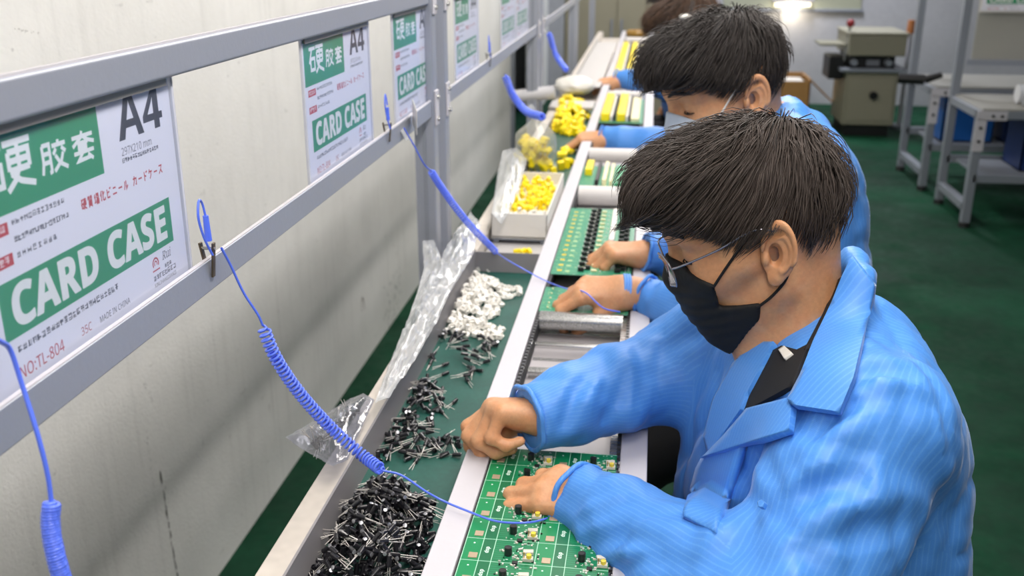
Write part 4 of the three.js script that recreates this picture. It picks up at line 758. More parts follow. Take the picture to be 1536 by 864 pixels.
{
  const Zf = -1.125, P = 0.041, rows = 12, fine = [[], []], t = boardBase(Zf + P * rows, Zf, 'module', 'green board panel with square pads under the near hand', rows), cx = -(BX0 + BX1) / 2, cz = -(Zf * 2 + P * rows) / 2;
  for (let r = 0; r < rows; r++) for (let c = 0; c < 2; c++) {
    const x = BX0 + 0.0125 + c * 0.078 + cx, z = Zf + 0.033 + r * P + cz; if (z > 0.24) continue;
    put('solder_pad', G.pad, padMat, t, x, 0.0012, z);
    const can = put('capacitor_can', G.can, M.capBlack, t, x + 0.037, 0.0055, z - 0.006); put('can_top', G.canTop, M.black, can, 0, 0.0046, 0);
    const b = put('switch_base', G.base, smd, t, x + 0.059, 0.003, z + 0.002); put('switch_button', G.button, ledYellow, b, 0.001, 0.0035, 0); put('pin_pair', G.pin, M.gold, b, -0.004, 0.004, 0.001);
    put('chip', G.chip, M.black, t, x + 0.046, 0.002, z + 0.009); put('switch_base', G.base, smd, t, x + 0.058, 0.003, z - 0.01, 0.1);
    for (let k = 0; k < 26; k++) fine[k % 4 ? 0 : 1].push(new THREE.BoxGeometry(rr(0.001, 0.0032), rr(0.0008, 0.0024), rr(0.001, 0.0026)).translate(x + rr(0.026, 0.07), 0.0016, z + rr(-0.018, 0.018)));
    for (const [dx, dz] of [[0.045, -0.004], [0.048, 0.001], [0.05, -0.009], [0.052, 0.006], [0.043, 0.013], [0.03, -0.012]]) put('resistor', G.small, smd, t, x + dx, 0.0016, z + dz, dx * 60);
  }
  for (const [n, m] of [[0, M.lead], [1, M.black]]) part(n ? 'tiny_dark_parts' : 'tiny_silver_parts', join(fine[n]), m, t).userData.kind = 'stuff';
}
{
  const t = boardBase(-1.838, -2.345, 'rows', 'green board panel with dense rows of black and ivory parts', 6), cx = -(BX0 + BX1) / 2, cz = (1.838 + 2.345) / 2;
  const X = (k) => BX0 + k * (BX1 - BX0) + cx;
  for (let r = 0; r < 14; r++) {
    const z = -1.86 - r * 0.0345 + cz;
    for (const k of [0.37, 0.83]) { put('connector_block', G.ic, M.black, t, X(k), 0.005, z); put('connector_block', G.ic, M.black, t, X(k + 0.075), 0.005, z - 0.012); }
    put('terminal', G.base, ivory, t, X(0.53), 0.003, z, 0.05); put('solder_dot', G.dot, M.plasticWhite, t, X(0.42), 0.0095, z + 0.006); put('solder_dot', G.dot, M.plasticWhite, t, X(0.61), 0.002, z); put('solder_dot', G.dot, M.plasticWhite, t, X(0.34), 0.0095, z - 0.006); put('yellow_pad', G.pad, ledYellow, t, X(0.1), 0.0008, z); put('yellow_pad', G.pad, std(0x9fc08c, 0.5), t, X(0.2), 0.0008, z + 0.004);
    put('pin_pair', G.pin, M.lead, t, X(0.97), 0.006, z); put('pin_pair', G.pin, M.lead, t, X(0.93), 0.006, z + 0.01);
  }
  put('white_bar', new RoundedBoxGeometry(0.0125, 0.012, 0.26, 2, 0.003), M.plasticWhite, t, X(0.7), 0.007, -2.18 + cz);
}
{
  const t = boardBase(-1.63, -1.757, 'rows', 'short green board under the hand with the wrist band', 2), cx = -(BX0 + BX1) / 2;
  for (let r = 0; r < 5; r++) for (let c = 0; c < 6; c++) put('solder_dot', G.dot, c % 2 ? smd : ivory, t, BX0 + 0.014 + c * 0.026 + cx, 0.002, -0.052 + r * 0.025);
}
{
  const z0 = PY(900, 280, BY).z, z1 = PY(905, 250, BY).z, t = boardBase(z0, z1, 'rows', 'green board with ivory and black strips between two pale rollers', 3), w = BX1 - BX0, d = z0 - z1, strip = (k, kw, h, m, name) => put(name, new RoundedBoxGeometry(w * kw, h, d * 0.94, 1, 0.001), m, t, -w / 2 + w * k, h / 2, 0);
  strip(0.3, 0.06, 0.016, M.black, 'black_strip'); strip(0.43, 0.07, 0.018, ivory, 'ivory_strip'); strip(0.54, 0.05, 0.014, ivory, 'ivory_strip'); strip(0.68, 0.16, 0.008, boardGreen, 'green_block'); strip(0.82, 0.05, 0.018, M.black, 'black_strip'); strip(0.92, 0.09, 0.016, ivory, 'ivory_strip');
  put('yellow_block', new RoundedBoxGeometry(w * 0.13, 0.02, d * 0.5, 2, 0.003), M.yellow, t, -w * 0.38, 0.01, -d * 0.25);
}
for (const [ya, yb, label] of [[184, 149, 'board carrying two long yellow parts beside a reaching sleeve'], [118, 68, 'farthest board carrying two long yellow parts']]) {
  const z0 = PY(905, ya, BY).z, z1 = PY(905, yb, BY).z, t = boardBase(z0, z1, 'rows', label, 3), w = BX1 - BX0, d = z0 - z1;
  for (const k of [0.14, 0.5]) { put('yellow_block', new RoundedBoxGeometry(w * 0.2, 0.03, d * 0.92, 2, 0.005), M.yellow, t, -w / 2 + w * k, 0.015, 0); put('white_strip', new RoundedBoxGeometry(w * 0.06, 0.02, d * 0.92, 1, 0.002), M.plasticWhite, t, -w / 2 + w * (k + 0.14), 0.01, 0); put('black_strip', new RoundedBoxGeometry(w * 0.05, 0.024, d * 0.92, 1, 0.002), M.black, t, -w / 2 + w * (k + 0.2), 0.012, 0); }
  put('ivory_strip', new RoundedBoxGeometry(w * 0.2, 0.014, d * 0.92, 1, 0.002), ivory, t, w * 0.32, 0.007, 0);
}
// ------------------------------------------------------------------ loose components
const lathe = (pts, n = 12) => new THREE.LatheGeometry(pts.map(([x, y]) => new THREE.Vector2(x, y)), n);
function makeCapacitor() {
  const t = new THREE.Group(), R = 0.0029, L = 0.0125;
  part('sleeve', lathe([[0, -L / 2], [R * 0.8, -L / 2], [R, -L / 2 + 0.0006], [R, L / 2 - 0.0022], [R * 0.9, L / 2 - 0.0017], [R, L / 2 - 0.0012], [R, L / 2 - 0.0004], [R * 0.82, L / 2]], 9), M.capBlack, t);
  part('metal_top', lathe([[0, L / 2 + 0.0001], [R * 0.82, L / 2 + 0.0001], [R * 0.82, L / 2 - 0.0003]], 9), M.capTop, t, 'silver metal end');
  for (const s of [-1, 1]) part('lead', rod(V(s * 0.0011, -L / 2, 0), V(s * 0.002, -L / 2 - 0.0205, s * 0.0014), 0.0005, 0.0005, 5), M.lead, t, 'bare wire lead');
  return t;
}
function makeConnector() {
  const t = new THREE.Group();
  part('housing', join([box(0.011, 0.0062, 0.0018, 0, 0, 0.0028), box(0.011, 0.0062, 0.0012, 0, 0, -0.0031), box(0.0014, 0.0062, 0.0056, -0.0048, 0, 0), box(0.0014, 0.0062, 0.0056, 0.0048, 0, 0), box(0.0095, 0.0018, 0.0056, 0, -0.0022, 0)]), std(0xf3f1ea, 0.45), t);
  return t;
}
function makeYellow(k) {
  const t = new THREE.Group();
  part('yellow_case', new RoundedBoxGeometry(0.017 * k, 0.011 * k, 0.009 * k, 2, 0.0022 * k), M.yellow, t);
  for (const s of [-1, 1]) part('lead', rod(V(s * 0.005 * k, -0.005 * k, 0), V(s * 0.005 * k, -0.0105 * k, 0), 0.0005 * k, 0.0005 * k, 5), M.lead, t);
  return t;
}
const proto = { cap: makeCapacitor(), connector: makeConnector(), yellow: makeYellow(1), yellowBig: makeYellow(1.9) };
function inside(poly, x, z) { let c = false; for (let i = 0, j = poly.length - 1; i < poly.length; j = i++) { const a = poly[i], b = poly[j]; if ((a.z > z) !== (b.z > z) && x < (b.x - a.x) * (z - a.z) / (b.z - a.z) + a.x) c = !c; } return c; }
function edgeDist(poly, x, z) { let d = 1e9; for (let i = 0, j = poly.length - 1; i < poly.length; j = i++) { const a = poly[i], b = poly[j], ex = b.x - a.x, ez = b.z - a.z, t = clamp(((x - a.x) * ex + (z - a.z) * ez) / (ex * ex + ez * ez), 0, 1); d = Math.min(d, Math.hypot(x - a.x - ex * t, z - a.z - ez * t)); } return d; }
function heap({ px, n, kind, name, label, category, group, high, slope, size, floor = TRAYF, lo = 0.45, upright = 0.25, extra = 0, xmin = TRAYL + 0.006, xmax = RAILL - 0.004 }) {
  const poly = px.map(([x, y]) => PY(x, y, floor + 0.006)), xs = poly.map((p) => p.x), zs = poly.map((p) => p.z), src = proto[kind];
  const spot = () => { for (let i = 0; i < 400; i++) { const x = rr(Math.min(...xs), Math.max(...xs)), z = rr(Math.min(...zs), Math.max(...zs)); if (x > xmin && x < xmax && inside(poly, x, z)) return [x, z]; } return [(poly[0].x), poly[0].z]; };
  const pose = (o, share) => {
    const [x, z] = spot(), h = Math.min(high, edgeDist(poly, x, z) * slope) * (0.8 + 0.4 * vnoise(x * 60, z * 60, 3));
    o.position.set(x, floor + size + h * share, z); const tilt = rnd() < upright ? rr(0.2, 1.1) : rr(1.2, 1.57), q = new THREE.Quaternion().setFromEuler(new THREE.Euler(0, rr(0, 6.28), tilt, 'YZX')), r = new THREE.Quaternion().setFromAxisAngle(V(0, 1, 0), rr(0, 6.28)); o.quaternion.copy(q.multiply(r));
  };
  for (let i = 0; i < n; i++) { const o = src.clone(); o.name = numbered(name); o.userData = { label, category, group }; pose(o, lerp(lo, 1, Math.sqrt(rnd()))); scene.add(o); }
  if (extra) {   // the buried rest of the heap
    const bodies = [], m4 = new THREE.Matrix4(), inst = new THREE.InstancedMesh(src.children[0].geometry, src.children[0].material, extra), d = new THREE.Object3D();
    for (let i = 0; i < extra; i++) { pose(d, rr(0, 0.8)); d.updateMatrix(); inst.setMatrixAt(i, d.matrix); }
    inst.name = numbered(name + '_heap'); inst.userData = { kind: 'stuff', label: 'buried parts deep inside ' + group, category }; shadows(inst); scene.add(inst);
  }
}
seed(2024);
const CAP = { kind: 'cap', name: 'capacitor', category: 'capacitor', size: 0.003 };
heap({ ...CAP, px: [[455, 900], [470, 850], [492, 795], [530, 742], [556, 722], [600, 728], [655, 752], [648, 800], [622, 900]], n: 165, label: 'black capacitor with wire leads in the biggest tray heap', group: 'capacitors in the biggest heap', high: 0.04, slope: 1.1, upright: 0.45, extra: 420, lo: 0.7 });
heap({ ...CAP, px: [[563, 688], [585, 632], [608, 588], [636, 560], [664, 580], [668, 600], [655, 622], [650, 645], [690, 655], [688, 685], [652, 678], [610, 684], [585, 692]], n: 88, label: 'black capacitor in the scattered middle tray heap', group: 'capacitors in the middle heap', high: 0.016, slope: 0.6, extra: 60 });
heap({ ...CAP, px: [[636, 530], [655, 497], [690, 496], [752, 508], [744, 530], [722, 552], [700, 572], [686, 572], [700, 545], [680, 538], [665, 548], [645, 552]], n: 47, label: 'black capacitor strewn next to the white connectors', group: 'capacitors beside the connectors', high: 0.01, slope: 0.5, upright: 0.15 });
heap({ kind: 'connector', name: 'connector', category: 'connector', size: 0.0035, px: [[664, 496], [660, 470], [688, 416], [704, 408], [742, 418], [762, 432], [782, 430], [780, 440], [756, 446], [748, 468], [726, 482], [754, 492], [750, 508], [715, 504]], n: 240, label: 'small white plastic connector in the white tray heap', group: 'white connectors in the tray', high: 0.02, slope: 0.5, extra: 160, lo: 0.5 });
heap({ kind: 'connector', name: 'connector', category: 'connector', size: 0.0035, px: [[715, 402], [718, 392], [732, 396], [736, 404]], n: 5, label: 'stray white connector near the tray end', group: 'stray white connectors', high: 0, slope: 0 });
for (const [x, y] of [[612, 688], [640, 600], [682, 602], [668, 560], [625, 690], [662, 617]]) { const o = proto.cap.clone(), q = PY(x, y, TRAYF + 0.003); o.name = numbered('capacitor'); o.userData = { label: 'single black capacitor lying alone on the green mat', category: 'capacitor', group: 'stray capacitors' }; o.position.copy(q); o.rotation.set(0, rr(0, 6), 1.5, 'YZX'); scene.add(o); }
// ------------------------------------------------------------------ more loose parts farther along
const YEL = { name: 'yellow_component', category: 'component' };
heap({ ...YEL, kind: 'yellowBig', size: 0.009, px: [[822, 196], [818, 170], [835, 158], [880, 160], [884, 180], [868, 204], [845, 200]], n: 90, label: 'yellow component in the loose pile beside the grey roll', group: 'yellow components in the loose pile', high: 0.05, slope: 0.9, upright: 0.3, extra: 30 });
heap({ ...YEL, kind: 'yellowBig', size: 0.009, px: [[828, 262], [832, 225], [858, 222], [862, 246], [842, 264]], n: 9, label: 'yellow component lying loose beside the tied bag', group: 'loose yellow components by the bag', high: 0.01, slope: 0.5 });
// white open box of yellow components, on the bench past the first tray
const BXT = { x0: TRAYL + 0.006, x1: RAILL - 0.004, z0: -2.15, z1: -2.58, h: 0.058 };
{
  const { x0, x1, z0, z1, h } = BXT, y = BENCH - 0.02, t = thing('parts_box', 'open white box filled with small yellow components', 'box');
  part('bottom', span(x0, x1, y, y + 0.004, z0, z1), M.plasticWhite, t);
  part('front_wall', span(x0, x1, y, y + h, z0, z0 - 0.004, 0.0015), M.plasticWhite, t); part('back_wall', span(x0, x1, y, y + h, z1, z1 + 0.004, 0.0015), M.plasticWhite, t);
  part('side_wall', span(x0, x0 + 0.004, y, y + h, z0, z1, 0.0015), M.plasticWhite, t); part('side_wall', span(x1 - 0.004, x1, y, y + h, z0, z1, 0.0015), M.plasticWhite, t);
  const s = thing('box_stand', 'low grey stand under the white parts box', 'stand');
  for (const x of [x0 + 0.01, x1 - 0.01]) part('foot', span(x - 0.006, x + 0.006, TRAYF - 0.006, y - 0.006, z0 - 0.01, z1 + 0.01), M.aluDull, s);
  part('shelf', span(x0, x1, y - 0.006, y - 0.0005, z0 - 0.004, z1), M.aluDull, s);
  seed(61);
  const fy = y + 0.03;
  const put = (kind, n, za, zb, label, group, name, cat, dy) => { for (let i = 0; i < n; i++) { const o = proto[kind].clone(); o.name = numbered(name); o.userData = { label, category: cat, group }; o.position.set(rr(x0 + 0.012, x1 - 0.012), fy + rr(-0.008, 0.012) + dy, rr(za, zb)); o.rotation.set(rr(-0.6, 0.6), rr(0, 6.28), rr(-0.6, 0.6) + 1.57 * (rnd() < 0.5)); scene.add(o); } };
  put('yellow', 110, z0 - 0.1, z1 + 0.014, 'small yellow component inside the open white box', 'yellow components in the white box', 'yellow_component', 'component', 0.008);
  put('connector', 46, z0 - 0.012, z0 - 0.1, 'white connector at the front of the open white box', 'white connectors in the box', 'connector', 'connector', 0.006);
  const fill = part('liner', span(x0 + 0.004, x1 - 0.004, y + 0.004, fy - 0.004, z0 - 0.004, z1 + 0.004), std(0xe0d9c0, 0.7), t, 'paper liner');
}
for (let i = 0; i < 3; i++) { const o = proto.yellow.clone(), q = PY(776 + i * 9, 377, TRAYF + 0.012); o.name = numbered('yellow_component'); o.userData = { label: 'yellow component at the far end of the green tray', category: 'component', group: 'yellow components at the tray end' }; o.position.copy(q); o.rotation.set(0, i, 0.2); scene.add(o); }
// ------------------------------------------------------------------ plastic bags: two sheets swollen between an outline, creased
function bagShape(outline, y, thick, wrinkle, sd, levels = 4, lean = 0) {
  const pts = outline.map(([x, py]) => new THREE.Vector2(x, py)); if (THREE.ShapeUtils.isClockWise(pts)) pts.reverse();
  let tri = THREE.ShapeUtils.triangulateShape(pts, []), vs = pts.map((p) => [p.x, p.y]); const poly = pts.map((p) => [p.x, p.y]);
  for (let l = 0; l < levels; l++) { const mid = new Map(), out = [], m = (a, b) => { const k = a < b ? a + '_' + b : b + '_' + a; if (!mid.has(k)) { vs.push([(vs[a][0] + vs[b][0]) / 2, (vs[a][1] + vs[b][1]) / 2]); mid.set(k, vs.length - 1); } return mid.get(k); }; for (const [a, b, c] of tri) { const x = m(a, b), yy = m(b, c), z = m(c, a); out.push([a, x, z], [x, b, yy], [z, yy, c], [x, yy, z]); } tri = out; }
  const pos = [], idx = [], n = vs.length, c0 = typeof y === 'function' ? null : 0;
  for (const s of [1, -1]) for (const [x, py] of vs) { const q = c0 === null ? y(x, py) : PY(x, py, y), d = Math.max(0, -polyDist(x, py, poly)), k = smooth(0, 26, d), w = (fbm(q.x * 48 + sd, q.z * 48, q.y * 40) - 0.5) * wrinkle + Math.abs(vnoise(q.x * 90 + sd, q.z * 60, 2) - 0.5) * wrinkle * 0.8; pos.push(q.x, q.y + s * k * thick * 0.5 + w * (0.3 + k), q.z + lean * s * k * thick); }
  for (const [a, b, c] of tri) idx.push(a, c, b, n + a, n + b, n + c);
  const g = new THREE.BufferGeometry(); g.setAttribute('position', new THREE.Float32BufferAttribute(pos, 3)); g.setIndex(idx); g.computeVertexNormals(); return g;
}
{
  const t = thing('plastic_bag', 'small clear bag of dark parts hanging off the ledge', 'bag');
  part('film', bagShape([[428, 657], [470, 632], [520, 602], [545, 590], [562, 600], [552, 622], [532, 664], [522, 690], [500, 700], [470, 684]], BENCH + 0.022, 0.03, 0.012, 3), phys(0xd4d6de, 0.1, { transmission: 0.9, thickness: 0, ior: 1.45, side: THREE.DoubleSide }), t);
  seed(71); for (let i = 0; i < 26; i++) { const o = proto.cap.clone(), a = rnd(), b = rnd(), q = PY(lerp(478, 545, a) - 20 * b, lerp(668, 612, a) + 16 * (b - 0.3), BENCH + 0.018); o.name = numbered('capacitor'); o.userData = { label: 'dark capacitor inside the small bag on the ledge', category: 'capacitor', group: 'capacitors inside the small bag' }; o.position.copy(q); o.rotation.set(rr(0, 6), rr(0, 6), rr(0, 6)); scene.add(o); }
}
one('plastic_bag', bagShape([[562, 606], [585, 545], [604, 498], [622, 452], [636, 405], [634, 364], [650, 360], [662, 388], [682, 350], [706, 320], [722, 338], [704, 394], [676, 436], [652, 492], [612, 556], [582, 600]], (x, y) => PY(x, y, BENCH + 0.03 + 0.02 * smooth(560, 400, y)), 0.035, 0.034, 9), M.bag, 'long crumpled clear plastic bag lying along the ledge', 'bag');
one('plastic_bag', bagShape([[738, 322], [746, 262], [754, 226], [776, 222], [790, 240], [782, 276], [764, 318], [752, 336]], (x, y) => PY(x, y, BENCH + 0.04), 0.04, 0.02, 21), M.bagMilky, 'empty milky bag slumped beside the white parts box', 'bag');
{   // tied upright bag of yellow parts
  const c = PY(803, 262, TRAYF), t = thing('plastic_bag', 'tied clear bag bulging with yellow components', 'bag', null, c), g = new THREE.SphereGeometry(1, 40, 32), p = g.attributes.position;
  for (let i = 0; i < p.count; i++) { const x = p.getX(i), y = p.getY(i), z = p.getZ(i), v = (y + 1) / 2, r = v > 0.62 ? lerp(1, 0.22, smooth(0.62, 0.95, v)) : 1, w = 1 + 0.16 * (fbm(x * 3 + 5, y * 3, z * 3) - 0.5) + (v > 0.6 ? 0.14 * Math.sin(Math.atan2(z, x) * 9) * (v - 0.6) * 2 : 0); p.setXYZ(i, x * 0.062 * r * w, v * 0.185 + 0.002, z * 0.055 * r * w); }
  g.computeVertexNormals(); part('film', g, M.bagMilky, t); part('knot', tube([V(0, 0.17, 0), V(-0.006, 0.19, 0.003), V(-0.02, 0.205, 0)], 0.009, 10, 8), M.bagMilky, t);
  seed(72); for (let i = 0; i < 60; i++) { const o = proto.yellowBig.clone(), a = rr(0, 6.28), r = Math.sqrt(rnd()) * 0.043; o.name = numbered('yellow_component'); o.userData = { label: 'yellow component inside the tied clear bag', category: 'component', group: 'yellow components inside the tied bag' }; o.position.set(c.x + Math.cos(a) * r, c.y + rr(0.016, 0.105), c.z + Math.sin(a) * r * 0.88); o.rotation.set(rr(0, 6), rr(0, 6), rr(0, 6)); scene.add(o); }
}
{   // white pouch, grey roll and boards on the far ledge
  const c = PY(862, 128, BENCH + 0.04), g = new THREE.SphereGeometry(1, 32, 20), p = g.attributes.position; for (let i = 0; i < p.count; i++) { const x = p.getX(i), y = p.getY(i), z = p.getZ(i), w = 1 + 0.2 * (fbm(x * 4, y * 4 + 3, z * 4) - 0.5); p.setXYZ(i, x * 0.085 * w, y * 0.04 * w, z * 0.11 * w); } g.computeVertexNormals(); g.translate(c.x, c.y, c.z);
  one('parts_pouch', g, std(0xd3d1ca, 0.45), 'rounded whitish pouch resting on the far ledge', 'pouch');
  const a = PZ(768, 146, -3.85), b = PZ(832, 138, -3.85), t = thing('foam_roll', 'pale grey foam roll sticking out over the ledge', 'roll');
  part('tube', rod(a, b, 0.026, 0.026, 24), std(0xc6c6c9, 0.6), t); part('end_ring', (() => { const q = new THREE.TorusGeometry(0.02, 0.006, 8, 24); q.rotateY(Math.PI / 2); q.translate(a.x, a.y, a.z); return q; })(), std(0xb0b0b4, 0.6), t);
  const s = thing('tray_lid', 'flat grey lid slanting across the bench before the pouch', 'lid');
  const q0 = PY(838, 138, BENCH + 0.02), q1 = PY(893, 158, BENCH + 0.02); part('plate', span(LEDGE0, RAILL - 0.002, BENCH + 0.006, BENCH + 0.012, q1.z, q1.z - 0.16, 0.002), M.paperBoard, s); part('rim', span(LEDGE0, RAILL - 0.002, BENCH + 0.0005, BENCH + 0.006, q1.z, q1.z - 0.006), std(0x8f8d8e, 0.6), s);
  const w = thing('grey_board', 'long flat grey board lying on the far bench', 'board'), z0 = PY(880, 140, BENCH).z, z1 = PY(900, 66, BENCH).z; part('plate', span(TRAYL + 0.01, RAILL - 0.004, BENCH + 0.008, BENCH + 0.016, Math.max(z0 - 0.25, -4.4), Math.max(z1, -6.4), 0.003), M.paperBoard, w); part('edge', span(TRAYL + 0.006, TRAYL + 0.012, BENCH + 0.004, BENCH + 0.035, -4.45, Math.max(z1, -6.4)), std(0xb3b1af, 0.6), w);
}
// ------------------------------------------------------------------ earthing cords with coils and clips
function coil(curve, t0, t1, R, r, turns) {
  const pts = [], n = turns * 9, fr = (t) => { const d = curve.getTangentAt(t), a = V().crossVectors(d, V(0.3, 0.2, 1)).normalize(); return [a, V().crossVectors(d, a)]; };
  for (let i = 0; i <= n; i++) { const t = lerp(t0, t1, i / n), [a, b] = fr(t), q = i / n * turns * Math.PI * 2, k = Math.min(1, i / 9, (n - i) / 9); pts.push(curve.getPointAt(t).addScaledVector(a, Math.cos(q) * R * k).addScaledVector(b, Math.sin(q) * R * k)); }
  return new THREE.TubeGeometry(new THREE.CatmullRomCurve3(pts), n, r, 5, false);
}
function cord(label, lead, helix, tail, R, r, turns, mat = M.cord) {
  const t = thing('coiled_cord', label, 'cord', 'coiled earthing cords');
  if (lead) part('straight_wire', tube(lead, r * 0.9, 40, 6), mat, t);
  part('coil', coil(new THREE.CatmullRomCurve3(helix), 0, 1, R, r, turns), mat, t);
  if (tail) part('straight_wire', tube(tail, r * 0.8, 60, 6), mat, t);
  return t;
}
const brass = std(0x6f6353, 0.35, { metalness: 0.8 });
function clip(px, py, t, k = 1) {   // alligator clip biting the lower rail, with a blue sleeve and a loop of wire above
  const c = PX(px, py, FX + 0.006), y0 = LO1;
  for (const s of [0.004, -0.0055]) part('clip_jaw', (() => { const g = new RoundedBoxGeometry(0.0022 * k, 0.036 * k, 0.006 * k, 1, 0.0006); g.rotateZ(s > 0 ? -0.1 : 0.16); g.translate(FX + s, y0 + 0.0, c.z); return g; })(), brass, t, 'dull brass clip jaw');
  part('clip_pin', rod(V(FX - 0.008, y0 + 0.012, c.z), V(FX + 0.007, y0 + 0.012, c.z), 0.0016 * k), M.steel, t);
  part('clip_sleeve', rod(V(FX + 0.001, y0 + 0.02, c.z), V(FX + 0.001, y0 + 0.046 * k, c.z + 0.001), 0.0036 * k, 0.0028 * k), M.cord, t, 'blue plastic sleeve');
  part('loop_wire', tube([V(FX + 0.001, y0 + 0.045, c.z + 0.001), V(FX, y0 + 0.06, c.z + 0.004), V(FX + 0.001, y0 + 0.064, c.z + 0.012), V(FX + 0.002, y0 + 0.05, c.z + 0.019), V(FX + 0.003, y0 + 0.028, c.z + 0.014), V(FX + 0.005, y0 + 0.006, c.z + 0.003)], 0.0013, 40, 6), M.cord, t);
}
{
  let t = cord('blue coiled cord stretching from the first clip to the near wrist', [PX(332, 372, FX + 0.008), PX(345, 396, FX + 0.012), PX(366, 440, FX + 0.02), PX(388, 474, FX + 0.03), PX(394, 488, FX + 0.032)],
    [PX(394, 488, FX + 0.032), PX(410, 530, FX + 0.04), PX(448, 588, FX + 0.058), PX(505, 650, FX + 0.09), PX(545, 684, FX + 0.12), PX(574, 706, FX + 0.15)],
    [PX(574, 706, FX + 0.15), PY(600, 712, 1.075), PY(640, 738, 1.055), PY(662, 750, 1.045), PY(700, 766, 1.042), PY(745, 782, 1.044), PY(790, 784, 1.05), PZ(835, 772, -0.985), PZ(872, 752, -0.955)], 0.0062, 0.0016, 44);
  clip(322, 380, t);
  t = cord('blue coiled cord hanging beside the first card, bunched tight', [PX(-14, 505, FX + 0.02), PX(2, 513, FX + 0.018), PX(14, 522, FX + 0.016), PX(34, 580, FX + 0.02), PX(56, 650, FX + 0.03), PX(72, 715, FX + 0.035), PX(77, 752, FX + 0.036)], [PX(77, 752, FX + 0.036), PX(76, 790, FX + 0.036), PX(84, 835, FX + 0.04), PX(104, 900, FX + 0.046), PX(140, 990, FX + 0.06)], null, 0.0048, 0.002, 60);
  t = cord('blue coiled cord running from the white tag to the banded wrist', [PX(606, 192, FX + 0.008), PX(622, 220, FX + 0.02), PX(636, 246, FX + 0.03), PX(646, 256, FX + 0.036)], [PX(646, 256, FX + 0.036), PX(668, 290, FX + 0.05), PX(700, 332, FX + 0.08), PX(746, 380, FX + 0.13)], [PX(746, 380, FX + 0.13), PY(775, 398, 1.06), PY(812, 418, 1.04), PY(846, 432, 1.05), PZ(880, 440, -1.62), PZ(905, 462, -1.6), PZ(930, 468, -1.61)], 0.006, 0.0017, 46);
  clip(586, 168, t, 0.9);
  t = cord('short blue coiled cord over the grey roll', null, [PX(757, 112, FX + 0.03), PX(768, 140, FX + 0.05), PX(786, 164, FX + 0.09), PX(815, 176, FX + 0.16)], null, 0.0085, 0.0028, 40);
  clip(737, 82, t, 1);
  cord('farthest blue coiled cord hanging by the posts', null, [PX(823, 48, FX + 0.03), PX(832, 78, FX + 0.05), PX(850, 106, FX + 0.12)], null, 0.009, 0.003, 36);
  const tg = thing('tag', 'small folded white tag stuck on the lower rail', 'tag'), q = PX(612, 180, FX + 0.004);
  part('label_flap', (() => { const g = new RoundedBoxGeometry(0.0012, 0.046, 0.06, 1, 0.0004); g.rotateX(0.2); g.rotateY(0.35); g.translate(FX + 0.014, q.y + 0.004, q.z - 0.01); return g; })(), M.plasticWhite, tg);
  part('label_flap', (() => { const g = new RoundedBoxGeometry(0.0012, 0.02, 0.03, 1, 0.0004); g.rotateZ(0.5); g.translate(FX + 0.006, q.y - 0.02, q.z + 0.03); return g; })(), phys(0xf2f4f4, 0.2, { transmission: 0.6, thickness: 0 }), tg);
}
// wrist bands
{
  const band = std(0x6fa6ee, 0.6);
  const ring = (p, o, side, at, R, w) => { const W0 = o.hands[side], h = W0.bones[0], d = V(h.dx, h.dy, h.dz).normalize(), c = V(h.ax, h.ay, h.az).addScaledVector(d, at), a = V().crossVectors(d, V(0, 1, 0)).normalize(), b = V().crossVectors(d, a), pts = []; for (let i = 0; i < 24; i++) { const q = i / 24 * 6.2832; pts.push(c.clone().addScaledVector(a, Math.cos(q) * R).addScaledVector(b, Math.sin(q) * R)); } const g = join([-1, 0, 1].map((k) => tube(pts.map((q) => q.clone().addScaledVector(d, k * w)), 0.0026, 48, 6, true))); part('wrist_band', g, band, o.t, 'light blue elastic wrist band'); };
  ring(0, person2, 'L', 0.02, 0.0298, 0.0045); ring(0, person1, 'L', 0.03, 0.0285, 0.0025);
}
// stools
for (const [x, z, y, lb] of [[0.33, -1.1, 0.62, 'round grey stool under the worker in glasses'], [0.34, -1.7, 0.7, 'round grey stool under the worker with wrist band'], [0.33, -3.25, 0.67, 'round grey stool under the brown haired worker'], [0.33, -4.7, 0.64, 'round grey stool under the farthest worker']]) {
  const t = thing('stool', lb, 'stool', 'stools along the line', V(x, 0, z)); part('seat', (() => { const g = lathe([[0, y - 0.04], [0.14, y - 0.04], [0.15, y - 0.03], [0.15, y - 0.008], [0.14, y], [0, y]], 28); return g; })(), M.aluDull, t);
  for (let k = 0; k < 4; k++) { const a = k * 1.5708 + 0.785; part('leg', rod(V(Math.cos(a) * 0.17, 0, Math.sin(a) * 0.17), V(Math.cos(a) * 0.1, y - 0.04, Math.sin(a) * 0.1), 0.012), M.steel, t); }
  part('foot_ring', (() => { const g = new THREE.TorusGeometry(0.145, 0.008, 8, 28); g.rotateX(Math.PI / 2); g.translate(0, 0.25, 0); return g; })(), M.steel, t);
}
